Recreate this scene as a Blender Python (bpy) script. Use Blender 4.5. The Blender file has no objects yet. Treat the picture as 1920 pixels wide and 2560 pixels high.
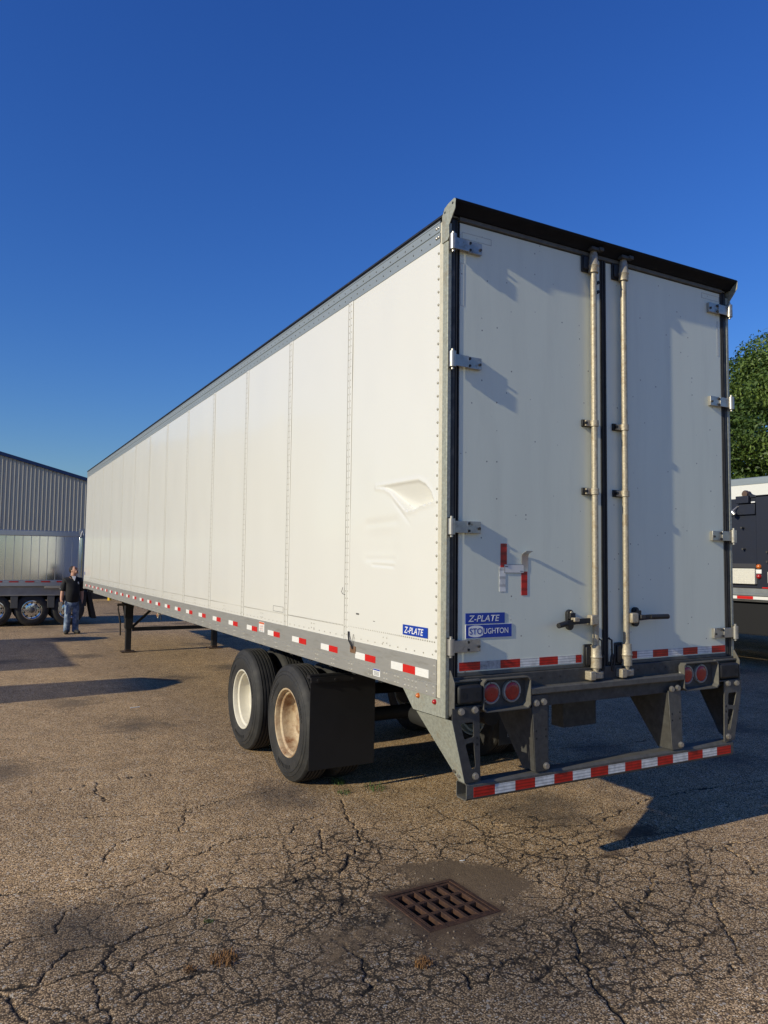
import bpy, bmesh, math, random
import numpy as np
from mathutils import Vector, Matrix
random.seed(7); RNG = np.random.default_rng(7)
S = bpy.context.scene; COL = S.collection; R = math.radians

# ------------------------------------------------------------------ camera
cd = bpy.data.cameras.new('camera'); cam = bpy.data.objects.new('camera', cd); COL.objects.link(cam)
CP = Vector((-2.4684, -3.692, 1.9395)); yaw, pit, rol = 0.5033, 0.0645, 0.012
fw = Vector((math.sin(yaw)*math.cos(pit), math.cos(yaw)*math.cos(pit), math.sin(pit)))
rt = fw.cross(Vector((0, 0, 1))).normalized(); up = rt.cross(fw)
r2 = rt*math.cos(rol) + up*math.sin(rol); u2 = -rt*math.sin(rol) + up*math.cos(rol)
cam.matrix_world = Matrix(((r2.x, u2.x, -fw.x, CP.x), (r2.y, u2.y, -fw.y, CP.y), (r2.z, u2.z, -fw.z, CP.z), (0, 0, 0, 1)))
cd.sensor_fit = 'VERTICAL'; cd.sensor_height = 36; cd.lens = 36*1870.04/2560; cd.clip_end = 3000; cd.clip_start = .05
S.camera = cam
# ------------------------------------------------------------------ sky, sun, exposure
SUN = Vector((1, .108, -.437)).normalized()          # direction the light travels
w = bpy.data.worlds.new('World'); S.world = w; w.use_nodes = True
nt = w.node_tree; bg = nt.nodes['Background']
sky = nt.nodes.new('ShaderNodeTexSky'); sky.sky_type = 'NISHITA'; sky.sun_disc = False
sky.sun_elevation = math.asin(-SUN.z)
sky.sun_rotation = math.atan2(-SUN.x, -SUN.y)
sky.air_density = 3.4; sky.dust_density = 0; sky.ozone_density = 10; sky.altitude = 6000
hs = nt.nodes.new('ShaderNodeHueSaturation'); hs.inputs['Saturation'].default_value = 1.12; hs.inputs['Hue'].default_value = .521
nt.links.new(sky.outputs[0], hs.inputs['Color']); nt.links.new(hs.outputs[0], bg.inputs['Color'])
bg.inputs['Strength'].default_value = .104
sl = bpy.data.lights.new('sun', 'SUN'); sl.energy = 3.45; sl.angle = R(.53); sl.color = (1, .91, .68)
so = bpy.data.objects.new('sun', sl); COL.objects.link(so); so.location = (-30, -5, 20)
so.rotation_euler = SUN.to_track_quat('-Z', 'Y').to_euler()
S.view_settings.view_transform = 'Standard'; S.view_settings.look = 'None'; S.view_settings.exposure = .27; S.view_settings.gamma = 1

# ------------------------------------------------------------------ materials
MATS = {}
def nodes(m):
    t = m.node_tree; return t, t.nodes, t.links
def mat(name, col, rough=.5, metal=0., var=.0, vscale=6., bump=0., bscale=60., spec=None, coat=0., col2=None, stain=None, sscale=3., sthr=(.55, .75), stretch=(1, 1, 1), emit=None):
    if name in MATS: return MATS[name]
    m = bpy.data.materials.new(name); m.use_nodes = True; t, N, L = nodes(m)
    b = N['Principled BSDF']; b.inputs['Roughness'].default_value = rough; b.inputs['Metallic'].default_value = metal
    if coat: b.inputs['Coat Weight'].default_value = coat; b.inputs['Coat Roughness'].default_value = .08
    if spec is not None: b.inputs['Specular IOR Level'].default_value = spec
    c = (*col, 1)
    tc = N.new('ShaderNodeTexCoord'); mp = N.new('ShaderNodeMapping'); mp.inputs['Scale'].default_value = stretch
    L.new(tc.outputs['Object'], mp.inputs['Vector'])
    out = None
    if var:
        n = N.new('ShaderNodeTexNoise'); n.inputs['Scale'].default_value = vscale; n.inputs['Detail'].default_value = 6; n.inputs['Roughness'].default_value = .65
        L.new(mp.outputs[0], n.inputs['Vector'])
        mx = N.new('ShaderNodeMix'); mx.data_type = 'RGBA'
        lo = col2 if col2 else tuple(x*(1-var) for x in col)
        mx.inputs['A'].default_value = (*lo, 1); mx.inputs['B'].default_value = c
        rp = N.new('ShaderNodeMapRange'); rp.inputs['From Min'].default_value = .33; rp.inputs['From Max'].default_value = .67
        L.new(n.outputs['Fac'], rp.inputs['Value']); L.new(rp.outputs[0], mx.inputs['Factor'])
        out = mx.outputs['Result']
        mr = N.new('ShaderNodeMapRange'); mr.inputs['To Min'].default_value = min(1, rough*1.25); mr.inputs['To Max'].default_value = rough*.85
        L.new(n.outputs['Fac'], mr.inputs['Value']); L.new(mr.outputs[0], b.inputs['Roughness'])
    if stain:
        n2 = N.new('ShaderNodeTexNoise'); n2.inputs['Scale'].default_value = sscale; n2.inputs['Detail'].default_value = 8; n2.inputs['Roughness'].default_value = .7
        L.new(mp.outputs[0], n2.inputs['Vector'])
        rp2 = N.new('ShaderNodeMapRange'); rp2.inputs['From Min'].default_value = sthr[0]; rp2.inputs['From Max'].default_value = sthr[1]
        L.new(n2.outputs['Fac'], rp2.inputs['Value'])
        mx2 = N.new('ShaderNodeMix'); mx2.data_type = 'RGBA'; mx2.inputs['A'].default_value = c; mx2.inputs['B'].default_value = (*stain, 1)
        if out: L.new(out, mx2.inputs['A'])
        L.new(rp2.outputs[0], mx2.inputs['Factor']); out = mx2.outputs['Result']
    if out: L.new(out, b.inputs['Base Color'])
    else: b.inputs['Base Color'].default_value = c
    if bump:
        n3 = N.new('ShaderNodeTexNoise'); n3.inputs['Scale'].default_value = bscale; n3.inputs['Detail'].default_value = 4
        L.new(mp.outputs[0], n3.inputs['Vector'])
        bp = N.new('ShaderNodeBump'); bp.inputs['Strength'].default_value = bump; bp.inputs['Distance'].default_value = .01
        L.new(n3.outputs['Fac'], bp.inputs['Height']); L.new(bp.outputs[0], b.inputs['Normal'])
    MATS[name] = m; return m

WHITE = mat('white_panel_paint', (.71, .70, .648), .27, coat=.35)
DOORW = mat('door_paint', (.75, .785, .66), .36, var=.07, vscale=2.2, stain=(.66, .69, .58), sscale=7, sthr=(.50, .8), stretch=(1, 1, .13))
def specks(m, sc, col):
    t, N, L = nodes(m); b = N['Principled BSDF']; src = b.inputs['Base Color'].links[0].from_socket
    tc = N.new('ShaderNodeTexCoord'); v = N.new('ShaderNodeTexVoronoi'); v.inputs['Scale'].default_value = sc; L.new(tc.outputs['Object'], v.inputs['Vector'])
    sp = N.new('ShaderNodeSeparateColor'); L.new(v.outputs['Color'], sp.inputs[0])
    a = N.new('ShaderNodeMapRange'); a.inputs['From Min'].default_value = .16; a.inputs['From Max'].default_value = .09; L.new(v.outputs['Distance'], a.inputs[0])
    c = N.new('ShaderNodeMapRange'); c.inputs['From Min'].default_value = .84; c.inputs['From Max'].default_value = .95; L.new(sp.outputs[0], c.inputs[0])
    mu = N.new('ShaderNodeMath'); mu.operation = 'MULTIPLY'; L.new(a.outputs[0], mu.inputs[0]); L.new(c.outputs[0], mu.inputs[1])
    mx = N.new('ShaderNodeMix'); mx.data_type = 'RGBA'; L.new(mu.outputs[0], mx.inputs['Factor']); L.new(src, mx.inputs['A']); mx.inputs['B'].default_value = (*col, 1); L.new(mx.outputs['Result'], b.inputs['Base Color'])
specks(DOORW, 26, (.16, .16, .15))
TRIMW = mat('cream_trim', (.62, .58, .46), .5, var=.2, vscale=30)
ALU = mat('rail_aluminium', (.50, .49, .45), .42, .55, var=.14, vscale=9, stretch=(1, .25, 2.2), stain=(.36, .34, .29), sscale=14, sthr=(.55, .72))
ALUTOP = mat('top_rail_aluminium', (.30, .34, .36), .5, .35, var=.12, vscale=12, stretch=(1, .2, 2))
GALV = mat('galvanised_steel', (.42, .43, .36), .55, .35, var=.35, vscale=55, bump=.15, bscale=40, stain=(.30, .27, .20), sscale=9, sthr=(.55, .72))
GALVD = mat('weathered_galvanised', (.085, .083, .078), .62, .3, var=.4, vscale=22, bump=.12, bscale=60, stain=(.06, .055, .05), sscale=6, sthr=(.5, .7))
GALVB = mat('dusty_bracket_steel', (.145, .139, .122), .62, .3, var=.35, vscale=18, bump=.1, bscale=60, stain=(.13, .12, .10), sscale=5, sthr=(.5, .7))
STAIN = mat('stainless_hinge', (.46, .44, .40), .38, .75, var=.2, vscale=20, stain=(.22, .18, .13), sscale=18, sthr=(.55, .7))
ROD = mat('zinc_lock_rod', (.50, .44, .33), .5, .4, var=.35, vscale=70, bump=.15, bscale=120, stain=(.30, .22, .13), sscale=20, sthr=(.52, .7))
BLK = mat('black_rubber', (.018, .018, .019), .6, var=.4, vscale=14, bump=.06, bscale=90)
FLAP = mat('mud_flap_rubber', (.012, .012, .013), .55, var=.3, vscale=4)
BLKM = mat('black_painted_steel', (.022, .022, .024), .5, .1, var=.5, vscale=9, stain=(.07, .05, .035), sscale=11, sthr=(.6, .75))
DARKF = mat('dark_door_frame', (.045, .045, .046), .5, .3, var=.5, vscale=10, stain=(.10, .095, .085), sscale=8, sthr=(.52, .7))
UNDER = mat('underbody_black', (.015, .015, .015), .7, var=.4, vscale=6)
TYRE = mat('tyre_rubber', (.026, .0255, .025), .68, var=.35, vscale=9, bump=.08, bscale=70, stain=(.055, .05, .043), sscale=5, sthr=(.5, .8))
RIMW = mat('white_wheel_paint', (.70, .66, .55), .45, var=.12, vscale=9, stain=(.32, .19, .09), sscale=9, sthr=(.60, .78))
RIMR = mat('rusty_wheel_paint', (.60, .47, .30), .55, var=.25, vscale=8, stain=(.20, .085, .032), sscale=7, sthr=(.42, .66), bump=.05)
LENSR = mat('red_lens', (.42, .012, .012), .28, var=.25, vscale=40, coat=.3)
LENSA = mat('amber_lens', (.65, .16, .02), .25, var=.2, vscale=40, coat=.3)
LRING = mat('grey_lamp_ring', (.33, .32, .29), .5, .2, var=.25, vscale=20)
BLUE = mat('blue_decal', (.006, .045, .36), .35, var=.08, vscale=8)
DECW = mat('white_decal', (.82, .82, .80), .4, var=.05)
DECB = mat('pale_sticker', (.74, .73, .68), .45, var=.05)
INK = mat('dark_print', (.10, .10, .10), .6)
SCUFF = mat('black_scuff', (.06, .06, .055), .7, var=.5, vscale=60)
ORNG = mat('orange_print', (.62, .14, .06), .5)
CHROME = mat('polished_aluminium', (.78, .79, .80), .14, 1.0, var=.06, vscale=3, bump=.015, bscale=2.5)
SATIN = mat('satin_aluminium', (.50, .51, .52), .38, .85, var=.12, vscale=8, stretch=(.2, 1, 2))
RUST = mat('rusty_cast_iron', (.095, .046, .026), .75, .25, var=.55, vscale=35, bump=.4, bscale=90, stain=(.035, .020, .015), sscale=12, sthr=(.45, .7))
PITM = mat('drain_pit_concrete', (.10, .085, .06), .9, var=.5, vscale=12)
YEL = mat('yellow_bollard_paint', (.75, .48, .02), .45, var=.15, vscale=8)
NAVYT = mat('navy_trim', (.010, .030, .105), .4, var=.1)
CLAD = mat('grey_wall_cladding', (.54, .505, .42), .45, .15, var=.10, vscale=1.5, stretch=(1, 1, .15))
NAVY = mat('navy_truck_paint', (.010, .014, .028), .5, var=.25, vscale=6, stain=(.03, .033, .04), sscale=7, sthr=(.6, .8))
WOOD = mat('deck_timber', (.42, .36, .26), .7, var=.3, vscale=20, stretch=(1, .1, 1))
SKIN = mat('skin', (.56, .30, .20), .5, var=.12, vscale=20)
HAIR = mat('dark_brown_hair', (.025, .016, .012), .7, var=.4, vscale=60)
SHIRT = mat('black_polo_cloth', (.012, .012, .014), .85, var=.3, vscale=14, bump=.3, bscale=14)
JEANS = mat('blue_denim', (.11, .17, .29), .9, var=.55, vscale=9, bump=.8, bscale=9, stain=(.36, .45, .55), sscale=6, sthr=(.46, .66))
SHOE = mat('dark_shoe', (.03, .028, .026), .7, var=.4, vscale=25)
UNDERSH = mat('white_undershirt', (.8, .8, .8), .8)
BARK = mat('bark', (.075, .058, .042), .9, var=.5, vscale=18, bump=.5, bscale=20)

def tape_mat(name, col, lo):
    m = bpy.data.materials.new(name); m.use_nodes = True; t, N, L = nodes(m); b = N['Principled BSDF']
    b.inputs['Roughness'].default_value = .3
    tc = N.new('ShaderNodeTexCoord'); sx = N.new('ShaderNodeSeparateXYZ'); L.new(tc.outputs['Generated'], sx.inputs[0])
    mt = N.new('ShaderNodeMath'); mt.operation = 'MULTIPLY'; mt.inputs[1].default_value = 3 * math.pi * 2
    L.new(sx.outputs['Z'], mt.inputs[0]); sn = N.new('ShaderNodeMath'); sn.operation = 'SINE'; L.new(mt.outputs[0], sn.inputs[0])
    mr = N.new('ShaderNodeMapRange'); mr.inputs['From Min'].default_value = -.9; mr.inputs['From Max'].default_value = .1; L.new(sn.outputs[0], mr.inputs[0])
    ns = N.new('ShaderNodeTexNoise'); ns.inputs['Scale'].default_value = 22; ns.inputs['Detail'].default_value = 5; L.new(tc.outputs['Object'], ns.inputs['Vector'])
    m1 = N.new('ShaderNodeMix'); m1.data_type = 'RGBA'; m1.inputs['A'].default_value = (*lo, 1); m1.inputs['B'].default_value = (*col, 1); L.new(mr.outputs[0], m1.inputs['Factor'])
    m2 = N.new('ShaderNodeMix'); m2.data_type = 'RGBA'; m2.blend_type = 'MULTIPLY'; m2.inputs['Factor'].default_value = 1
    mr2 = N.new('ShaderNodeMapRange'); mr2.inputs['From Min'].default_value = .35; mr2.inputs['From Max'].default_value = .6; mr2.inputs['To Min'].default_value = .72; L.new(ns.outputs['Fac'], mr2.inputs[0])
    L.new(m1.outputs['Result'], m2.inputs['A']); L.new(mr2.outputs[0], m2.inputs['B']); L.new(m2.outputs['Result'], b.inputs['Base Color'])
    return m
TR = tape_mat('red_reflective_tape', (.62, .018, .012), (.36, .010, .008))
TW = tape_mat('white_reflective_tape', (.85, .85, .80), (.55, .56, .54))
TRS = mat('red_side_tape', (.60, .016, .012), .35, var=.15, vscale=30)
TWS = mat('white_side_tape', (.80, .79, .75), .4, var=.12, vscale=25, stretch=(1, 1, 5))

# ------------------------------------------------------------------ mesh helpers
class MB:
    def __init__(s): s.v = []; s.f = []
    def add(s, vs, fs):
        o = len(s.v); s.v += [tuple(p) for p in vs]; s.f += [tuple(i+o for i in f) for f in fs]; return s
    def box(s, x0, x1, y0, y1, z0, z1):
        return s.add([(x0,y0,z0),(x1,y0,z0),(x1,y1,z0),(x0,y1,z0),(x0,y0,z1),(x1,y0,z1),(x1,y1,z1),(x0,y1,z1)],
                     [(0,3,2,1),(4,5,6,7),(0,1,5,4),(1,2,6,5),(2,3,7,6),(3,0,4,7)])
    def prism(s, poly, axis, a, b):
        n = len(poly); ax = 'xyz'.index(axis); vs = []
        for k in (a, b):
            for p in poly:
                q = list(p); q.insert(ax, k); vs.append(q)
        return s.add(vs, [tuple(range(n))[::-1], tuple(range(n, 2*n))] + [(i, (i+1) % n, n+(i+1) % n, n+i) for i in range(n)])
    def hull(s, A, B):      # two matching loops of 3D points
        n = len(A)
        return s.add(list(A)+list(B), [tuple(range(n))[::-1], tuple(range(n, 2*n))] + [(i, (i+1) % n, n+(i+1) % n, n+i) for i in range(n)])
    def cyl(s, p0, p1, r0, r1=None, n=16, caps=True):
        p0 = Vector(p0); p1 = Vector(p1); r1 = r0 if r1 is None else r1
        d = (p1-p0).normalized(); a = d.orthogonal().normalized(); b = d.cross(a)
        vs = []
        for p, r in ((p0, r0), (p1, r1)):
            for i in range(n):
                t = 2*math.pi*i/n; vs.append(p + a*(r*math.cos(t)) + b*(r*math.sin(t)))
        fs = [(i, (i+1) % n, n+(i+1) % n, n+i) for i in range(n)]
        if caps: fs += [tuple(range(n))[::-1], tuple(range(n, 2*n))]
        return s.add(vs, fs)
    def tube(s, pts, r, n=8):
        pts = [Vector(p) for p in pts]; rs = r if isinstance(r, (list, tuple)) else [r]*len(pts); vs = []; fs = []
        ref = None
        for i, p in enumerate(pts):
            d = (pts[min(i+1, len(pts)-1)] - pts[max(i-1, 0)]).normalized()
            a = d.orthogonal().normalized() if ref is None else (ref - d*ref.dot(d)).normalized()
            ref = a; b = d.cross(a)
            vs += [p + a*(rs[i]*math.cos(2*math.pi*k/n)) + b*(rs[i]*math.sin(2*math.pi*k/n)) for k in range(n)]
        for i in range(len(pts)-1):
            fs += [(i*n+k, i*n+(k+1) % n, (i+1)*n+(k+1) % n, (i+1)*n+k) for k in range(n)]
        m = len(pts)-1; fs += [tuple(range(n))[::-1], tuple(m*n+k for k in range(n))]
        return s.add(vs, fs)
    def lathe(s, prof, c, axis='x', n=48, closed=False):   # prof: (h along axis, r)
        vs = []; ax = 'xyz'.index(axis)
        for h, r in prof:
            for i in range(n):
                t = 2*math.pi*i/n; q = [r*math.cos(t), r*math.sin(t)]; q.insert(ax, h)
                vs.append((q[0]+c[0], q[1]+c[1], q[2]+c[2]))
        m = len(prof); fs = []
        for j in range(m if closed else m-1):
            k = (j+1) % m
            fs += [(j*n+i, j*n+(i+1) % n, k*n+(i+1) % n, k*n+i) for i in range(n)]
        return s.add(vs, fs)
    def rivet(s, p, nrm, r=.008, h=.005, n=6):
        p = Vector(p); d = Vector(nrm).normalized(); a = d.orthogonal().normalized(); b = d.cross(a)
        vs = [p + a*(r*math.cos(2*math.pi*i/n)) + b*(r*math.sin(2*math.pi*i/n)) for i in range(n)]
        vs += [p + d*h*.75 + (q-p)*.6 for q in vs[:n]] + [p + d*h]
        fs = [(i, (i+1) % n, n+(i+1) % n, n+i) for i in range(n)] + [(n+i, n+(i+1) % n, 2*n) for i in range(n)]
        return s.add(vs, fs)
    def build(s, name, material, parent=None, bev=0, smooth=35, kind=None, label=None):
        me = bpy.data.meshes.new(name)
        off = root_of(parent).location if parent else Vector((0, 0, 0))
        me.from_pydata([(p[0]-off.x, p[1]-off.y, p[2]-off.z) for p in s.v], [], s.f)
        bm = bmesh.new(); bm.from_mesh(me); bmesh.ops.recalc_face_normals(bm, faces=bm.faces); bm.to_mesh(me); bm.free()
        me.materials.append(material)
        if smooth:
            me.shade_smooth(); me.set_sharp_from_angle(angle=R(smooth))
        o = bpy.data.objects.new(name, me); COL.objects.link(o); o.parent = parent
        if bev:
            md = o.modifiers.new('bevel', 'BEVEL'); md.width = bev; md.segments = 2; md.limit_method = 'ANGLE'; md.angle_limit = R(40)
        if kind: o['kind'] = kind
        if label: o['label'] = label
        return o
def root_of(o):
    while o.parent: o = o.parent
    return o
def thing(name, label, cat, loc=(0, 0, 0), group=None, rz=0):
    o = bpy.data.objects.new(name, None); COL.objects.link(o); o.location = loc; o.rotation_euler.z = rz
    o.empty_display_size = .3; tag(o, label, cat, group); return o
def tag(o, label, cat, group=None, kind=None):
    o['label'] = label; o['category'] = cat
    if group: o['group'] = group
    if kind: o['kind'] = kind
    return o
def dup(o, parent, loc=None, rot=None):
    c = o.copy(); COL.objects.link(c); c.parent = parent
    if loc is not None: c.location = loc
    if rot is not None: c.rotation_euler = rot
    for ch in o.children: dup(ch, c)
    return c
def B(*a): return MB().box(*a)

def text_mesh(name, body, material, parent, origin, xdir, ydir, height, width=None, offset=.02, shear=0.):
    """flat lettering; origin = lower left corner in world space, xdir/ydir unit vectors"""
    cu = bpy.data.curves.new(name, 'FONT'); cu.body = body; cu.offset = offset; cu.shear = shear; cu.extrude = 0; cu.resolution_u = 4
    o = bpy.data.objects.new(name, cu); COL.objects.link(o)
    dg = bpy.context.evaluated_depsgraph_get(); dg.update()
    me = bpy.data.meshes.new_from_object(o.evaluated_get(dg)); bpy.data.objects.remove(o); bpy.data.curves.remove(cu)
    n = len(me.vertices); co = np.empty(n*3); me.vertices.foreach_get('co', co); co = co.reshape(-1, 3)
    mn = co.min(0); mx = co.max(0); sy = height/(mx[1]-mn[1]); sx = sy if width is None else width/(mx[0]-mn[0])
    off = root_of(parent).location
    P = np.array(origin) - np.array(off) + np.outer((co[:, 0]-mn[0])*sx, np.array(xdir)) + np.outer((co[:, 1]-mn[1])*sy, np.array(ydir))
    me.vertices.foreach_set('co', P.ravel()); me.update(); me.name = name
    me.materials.clear(); me.materials.append(material)
    ob = bpy.data.objects.new(name, me); COL.objects.link(ob); ob.parent = parent
    return ob

# ------------------------------------------------------------------ numpy noise
def vnoise(x, y, seed=0):
    xi = np.floor(x).astype(np.int64); yi = np.floor(y).astype(np.int64); fx = x-xi; fy = y-yi
    def h(a, b):
        n = (a*374761393 + b*668265263 + seed*974634777) & 0x7fffffff
        n = ((n ^ (n >> 13))*1274126177) & 0x7fffffff
        return ((n ^ (n >> 16)) & 0xffff)/65535.
    sx = fx*fx*(3-2*fx); sy = fy*fy*(3-2*fy)
    a = h(xi, yi); b = h(xi+1, yi); c = h(xi, yi+1); d = h(xi+1, yi+1)
    return (a*(1-sx)+b*sx)*(1-sy) + (c*(1-sx)+d*sx)*sy
def fbm(x, y, o=4, seed=0):
    r = 0; a = .5; s = 0
    for i in range(o):
        r = r + a*vnoise(x*2**i, y*2**i, seed+i*17); s += a; a *= .5
    return r/s
def voro(x, y, seed=0, jit=.9):
    """distance to the nearest cell border (in cell units) and the cell's random value"""
    xi = np.floor(x); yi = np.floor(y); best = []; 
    def h(a, b, k):
        n = (a.astype(np.int64)*374761393 + b.astype(np.int64)*668265263 + (seed*7+k)*974634777) & 0x7fffffff
        n = ((n ^ (n >> 13))*1274126177) & 0x7fffffff
        return ((n ^ (n >> 16)) & 0xffff)/65535.
    d1 = np.full_like(x, 9.); px = np.zeros_like(x); py = np.zeros_like(x); cid = np.zeros_like(x); cells = []
    for i in (-1, 0, 1):
        for j in (-1, 0, 1):
            a = xi+i; b = yi+j
            cx = a+.5+jit*(h(a, b, 1)-.5); cy = b+.5+jit*(h(a, b, 2)-.5)
            d = (cx-x)**2+(cy-y)**2; m = d < d1
            d1 = np.where(m, d, d1); px = np.where(m, cx, px); py = np.where(m, cy, py); cid = np.where(m, h(a, b, 3), cid); cells.append((cx, cy))
    e = np.full_like(x, 9.)
    for cx, cy in cells:
        dx = cx-px; dy = cy-py; l = np.sqrt(dx*dx+dy*dy)
        dd = np.where(l > 1e-6, ((cx+px)/2-x)*dx/np.maximum(l, 1e-6)+((cy+py)/2-y)*dy/np.maximum(l, 1e-6), 9.)
        e = np.minimum(e, dd)
    return e, cid

# ================================================================== GROUND
DR = dict(c=(-.042, -.008), a=R(2.0), h=.230)          # storm drain: centre, turn, half size
def grow(a0, step, lim, k=1.16):
    r = []; v = a0
    while abs(v) < lim:
        step *= k; v += step; r.append(v)
    return r
def make_ground():
    st = .0075
    xs = np.arange(-2.75, 3.55, st); ys = np.arange(-1.75, 2.75, st)
    xs = np.array(sorted(grow(xs[0], -st, 500)) + list(xs) + grow(xs[-1], st, 500))
    ys = np.array(sorted(grow(ys[0], -st, 500)) + list(ys) + grow(ys[-1], st, 700, 1.12))
    X, Y = np.meshgrid(xs, ys); nx, ny = len(xs), len(ys)
    near = np.clip(1-np.maximum(np.abs(X)-4, 0)/3, 0, 1)*np.clip(1-np.maximum(np.abs(Y)-4, 0)/3, 0, 1)
    z = (fbm(X*.9, Y*.9, 3, 5)-.5)*.016*near
    wx = X + (fbm(X*9, Y*9, 3, 11)-.5)*.09 + (fbm(X*2.2, Y*2.2, 2, 12)-.5)*.18
    wy = Y + (fbm(X*9, Y*9, 3, 21)-.5)*.09 + (fbm(X*2.2, Y*2.2, 2, 22)-.5)*.18
    # zones of alligator cracking around the drain
    def blob(cx, cy, rx, ry, rot=0):
        c, s = math.cos(rot), math.sin(rot); u = ((X-cx)*c+(Y-cy)*s)/rx; v = (-(X-cx)*s+(Y-cy)*c)/ry
        return np.exp(-(u*u+v*v))
    zone = np.clip(1.05*blob(-.50, .48, .34, .50, .2) + 1.05*blob(-.62, .06, .26, .3) + .95*blob(.10, -.70, .62, .30, -.25) + .8*blob(.42, -.95, .5, .35) + .75*blob(-.75, -.5, .5, .3, .3) + .55*blob(-.2, 1.05, .34, .5), 0, 1.2)
    broad = np.clip(.85*blob(-.2, .2, 1.35, 1.1) + .85*blob(.7, .15, .95, .75) + .7*blob(1.3, -.4, .9, .7) + .75*blob(-1.35, -.05, .8, .5), 0, 1)
    nz = fbm(X*3.1, Y*3.1, 4, 31)
    crack = np.zeros_like(X)
    e1, c1 = voro(wx/.105, wy/.105, 3)
    w1 = np.clip(zone*1.0+(nz-.98)*2.2, 0, 1.0)*.0052
    crack = np.maximum(crack, np.clip(1.25-e1*.105/np.maximum(w1, 1e-5), 0, 1)*(w1 > .0008))
    e2, c2 = voro(wx/.27+3.3, wy/.27, 9)
    gate = fbm(X*2.0+7, Y*2.0, 3, 41)
    w2 = np.clip(broad*.6+(gate-.95)*2.2, 0, 1)*.0048
    k2 = np.clip(1.25-e2*.27/np.maximum(w2, 1e-5), 0, 1)*(w2 > .0010)
    crack = np.maximum(crack, k2*.9)
    lines = [
        ([(-2.241,1.229),(-1.882,1.129),(-1.588,1.03),(-1.317,1.152),(-1.267,1.247),(-1.084,1.323),(-0.89,1.452),(-0.65,1.427),(-0.419,1.358),(-0.272,1.545),(-0.006,1.636)], .0065),
        ([(-1.788,1.279),(-1.668,1.372),(-1.527,1.73),(-1.327,1.82),(-1.081,1.771),(-0.839,1.623),(-0.65,1.427)], .004),
        ([(-2.261,0.575),(-2.196,0.643),(-2.015,0.616),(-1.958,0.74),(-1.91,0.865),(-1.809,0.908),(-1.63,0.783),(-1.435,0.747),(-1.225,0.739)], .0045),
        ([(-2.272,0.191),(-2.105,0.139),(-2.051,0.321),(-1.958,0.417),(-1.76,0.359),(-1.56,0.448),(-1.36,0.519),(-1.218,0.667),(-1.179,0.784)], .0075),
        ([(-1.761,0.352),(-1.846,0.145),(-1.91,0.047),(-1.884,-0.05),(-1.884,-0.186),(-1.884,-0.31)], .007),
        ([(-2.146,-0.172),(-1.95,-0.189),(-1.778,-0.184),(-1.621,-0.104),(-1.408,-0.107)], .008),
        ([(-2.106,0.135),(-1.867,0.138),(-1.733,0.068),(-1.623,0.193),(-1.523,0.241),(-1.367,0.212)], .008),
        ([(-2.272,0.191),(-2.241,0.039),(-2.197,-0.145)], .006),
        ([(-1.218,0.667),(-1.03,0.743),(-0.798,0.588),(-0.577,0.656),(-0.413,0.572),(-0.027,1.013),(0.167,1.668),(0.249,1.88)], .007),
        ([(-0.193,1.346),(-0.352,0.949),(-0.574,0.811),(-0.82,0.937),(-1.13,0.885)], .0055),
        ([(-0.749,-0.109),(-0.724,-0.348),(-0.787,-0.562),(-0.83,-0.622)], .009),
        ([(-0.935,2.224),(-1.026,1.927),(-1.081,1.771)], .003),
        ([(-2.056,3.245),(-1.683,3.134),(-1.429,3.245),(-1.113,3.284),(-0.616,3.295),(-0.045,3.315)], .006),
        ([(-1.441,3.251),(-1.476,2.904),(-1.437,2.646)], .004),
        ([(-1.642,2.4),(-1.416,2.307),(-1.116,2.197),(-0.861,2.242),(-0.596,2.317),(-0.134,2.358)], .006),
        ([(0.78,1.197),(1.006,0.831),(1.372,0.618),(1.639,0.564),(1.961,0.6),(2.402,0.75),(3.044,0.773),(3.934,0.67)], .007),
        ([(0.549,0.732),(0.809,0.6),(1.068,0.617),(1.419,0.621)], .004),
        ([(0.467,0.248),(0.822,0.317),(1.14,0.313),(1.449,0.323),(1.734,0.381)], .006),
        ([(0.581,0.091),(0.703,0.127),(1.07,0.19),(1.36,0.02),(1.355,-0.085)], .005),
        ([(0.84,-0.061),(1.098,-0.155),(1.372,-0.296),(1.694,-0.258),(2.16,-0.184),(2.614,-0.22)], .005),
        ([(1.372,-0.296),(1.16,-0.447),(0.889,-0.606),(0.831,-0.576)], .006),
        ([(0.698,-0.137),(0.828,-0.311),(0.714,-0.354),(0.469,-0.539),(0.233,-0.792),(0.213,-0.878)], .007),
        ([(0.828,-0.311),(0.849,-0.49),(0.802,-0.653),(0.756,-0.774),(0.673,-0.894)], .006),
        ([(1.694,-0.258),(1.529,-0.454),(1.375,-0.593),(1.388,-0.702),(1.166,-0.93),(0.864,-0.994),(0.641,-0.98),(0.401,-0.904),(0.213,-0.878)], .006),
        ([(1.166,-0.93),(1.046,-1.114),(0.906,-1.215),(0.783,-1.267)], .004),
        ([(-0.112,-0.888),(0.093,-0.815),(0.213,-0.878),(0.136,-1.017),(0.077,-1.19),(0.029,-1.315)], .010),
        ([(-0.353,-0.674),(-0.391,-0.784),(-0.301,-0.767),(-0.147,-0.69),(-0.006,-0.692)], .010),
        ([(2.16,-0.184),(2.084,-0.415),(1.935,-0.585)], .003),
        ([(2.1, 2.6), (2.6, 2.35), (3.1, 2.4), (3.6, 2.2), (4.6, 2.3)], .006),
    ]
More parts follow.
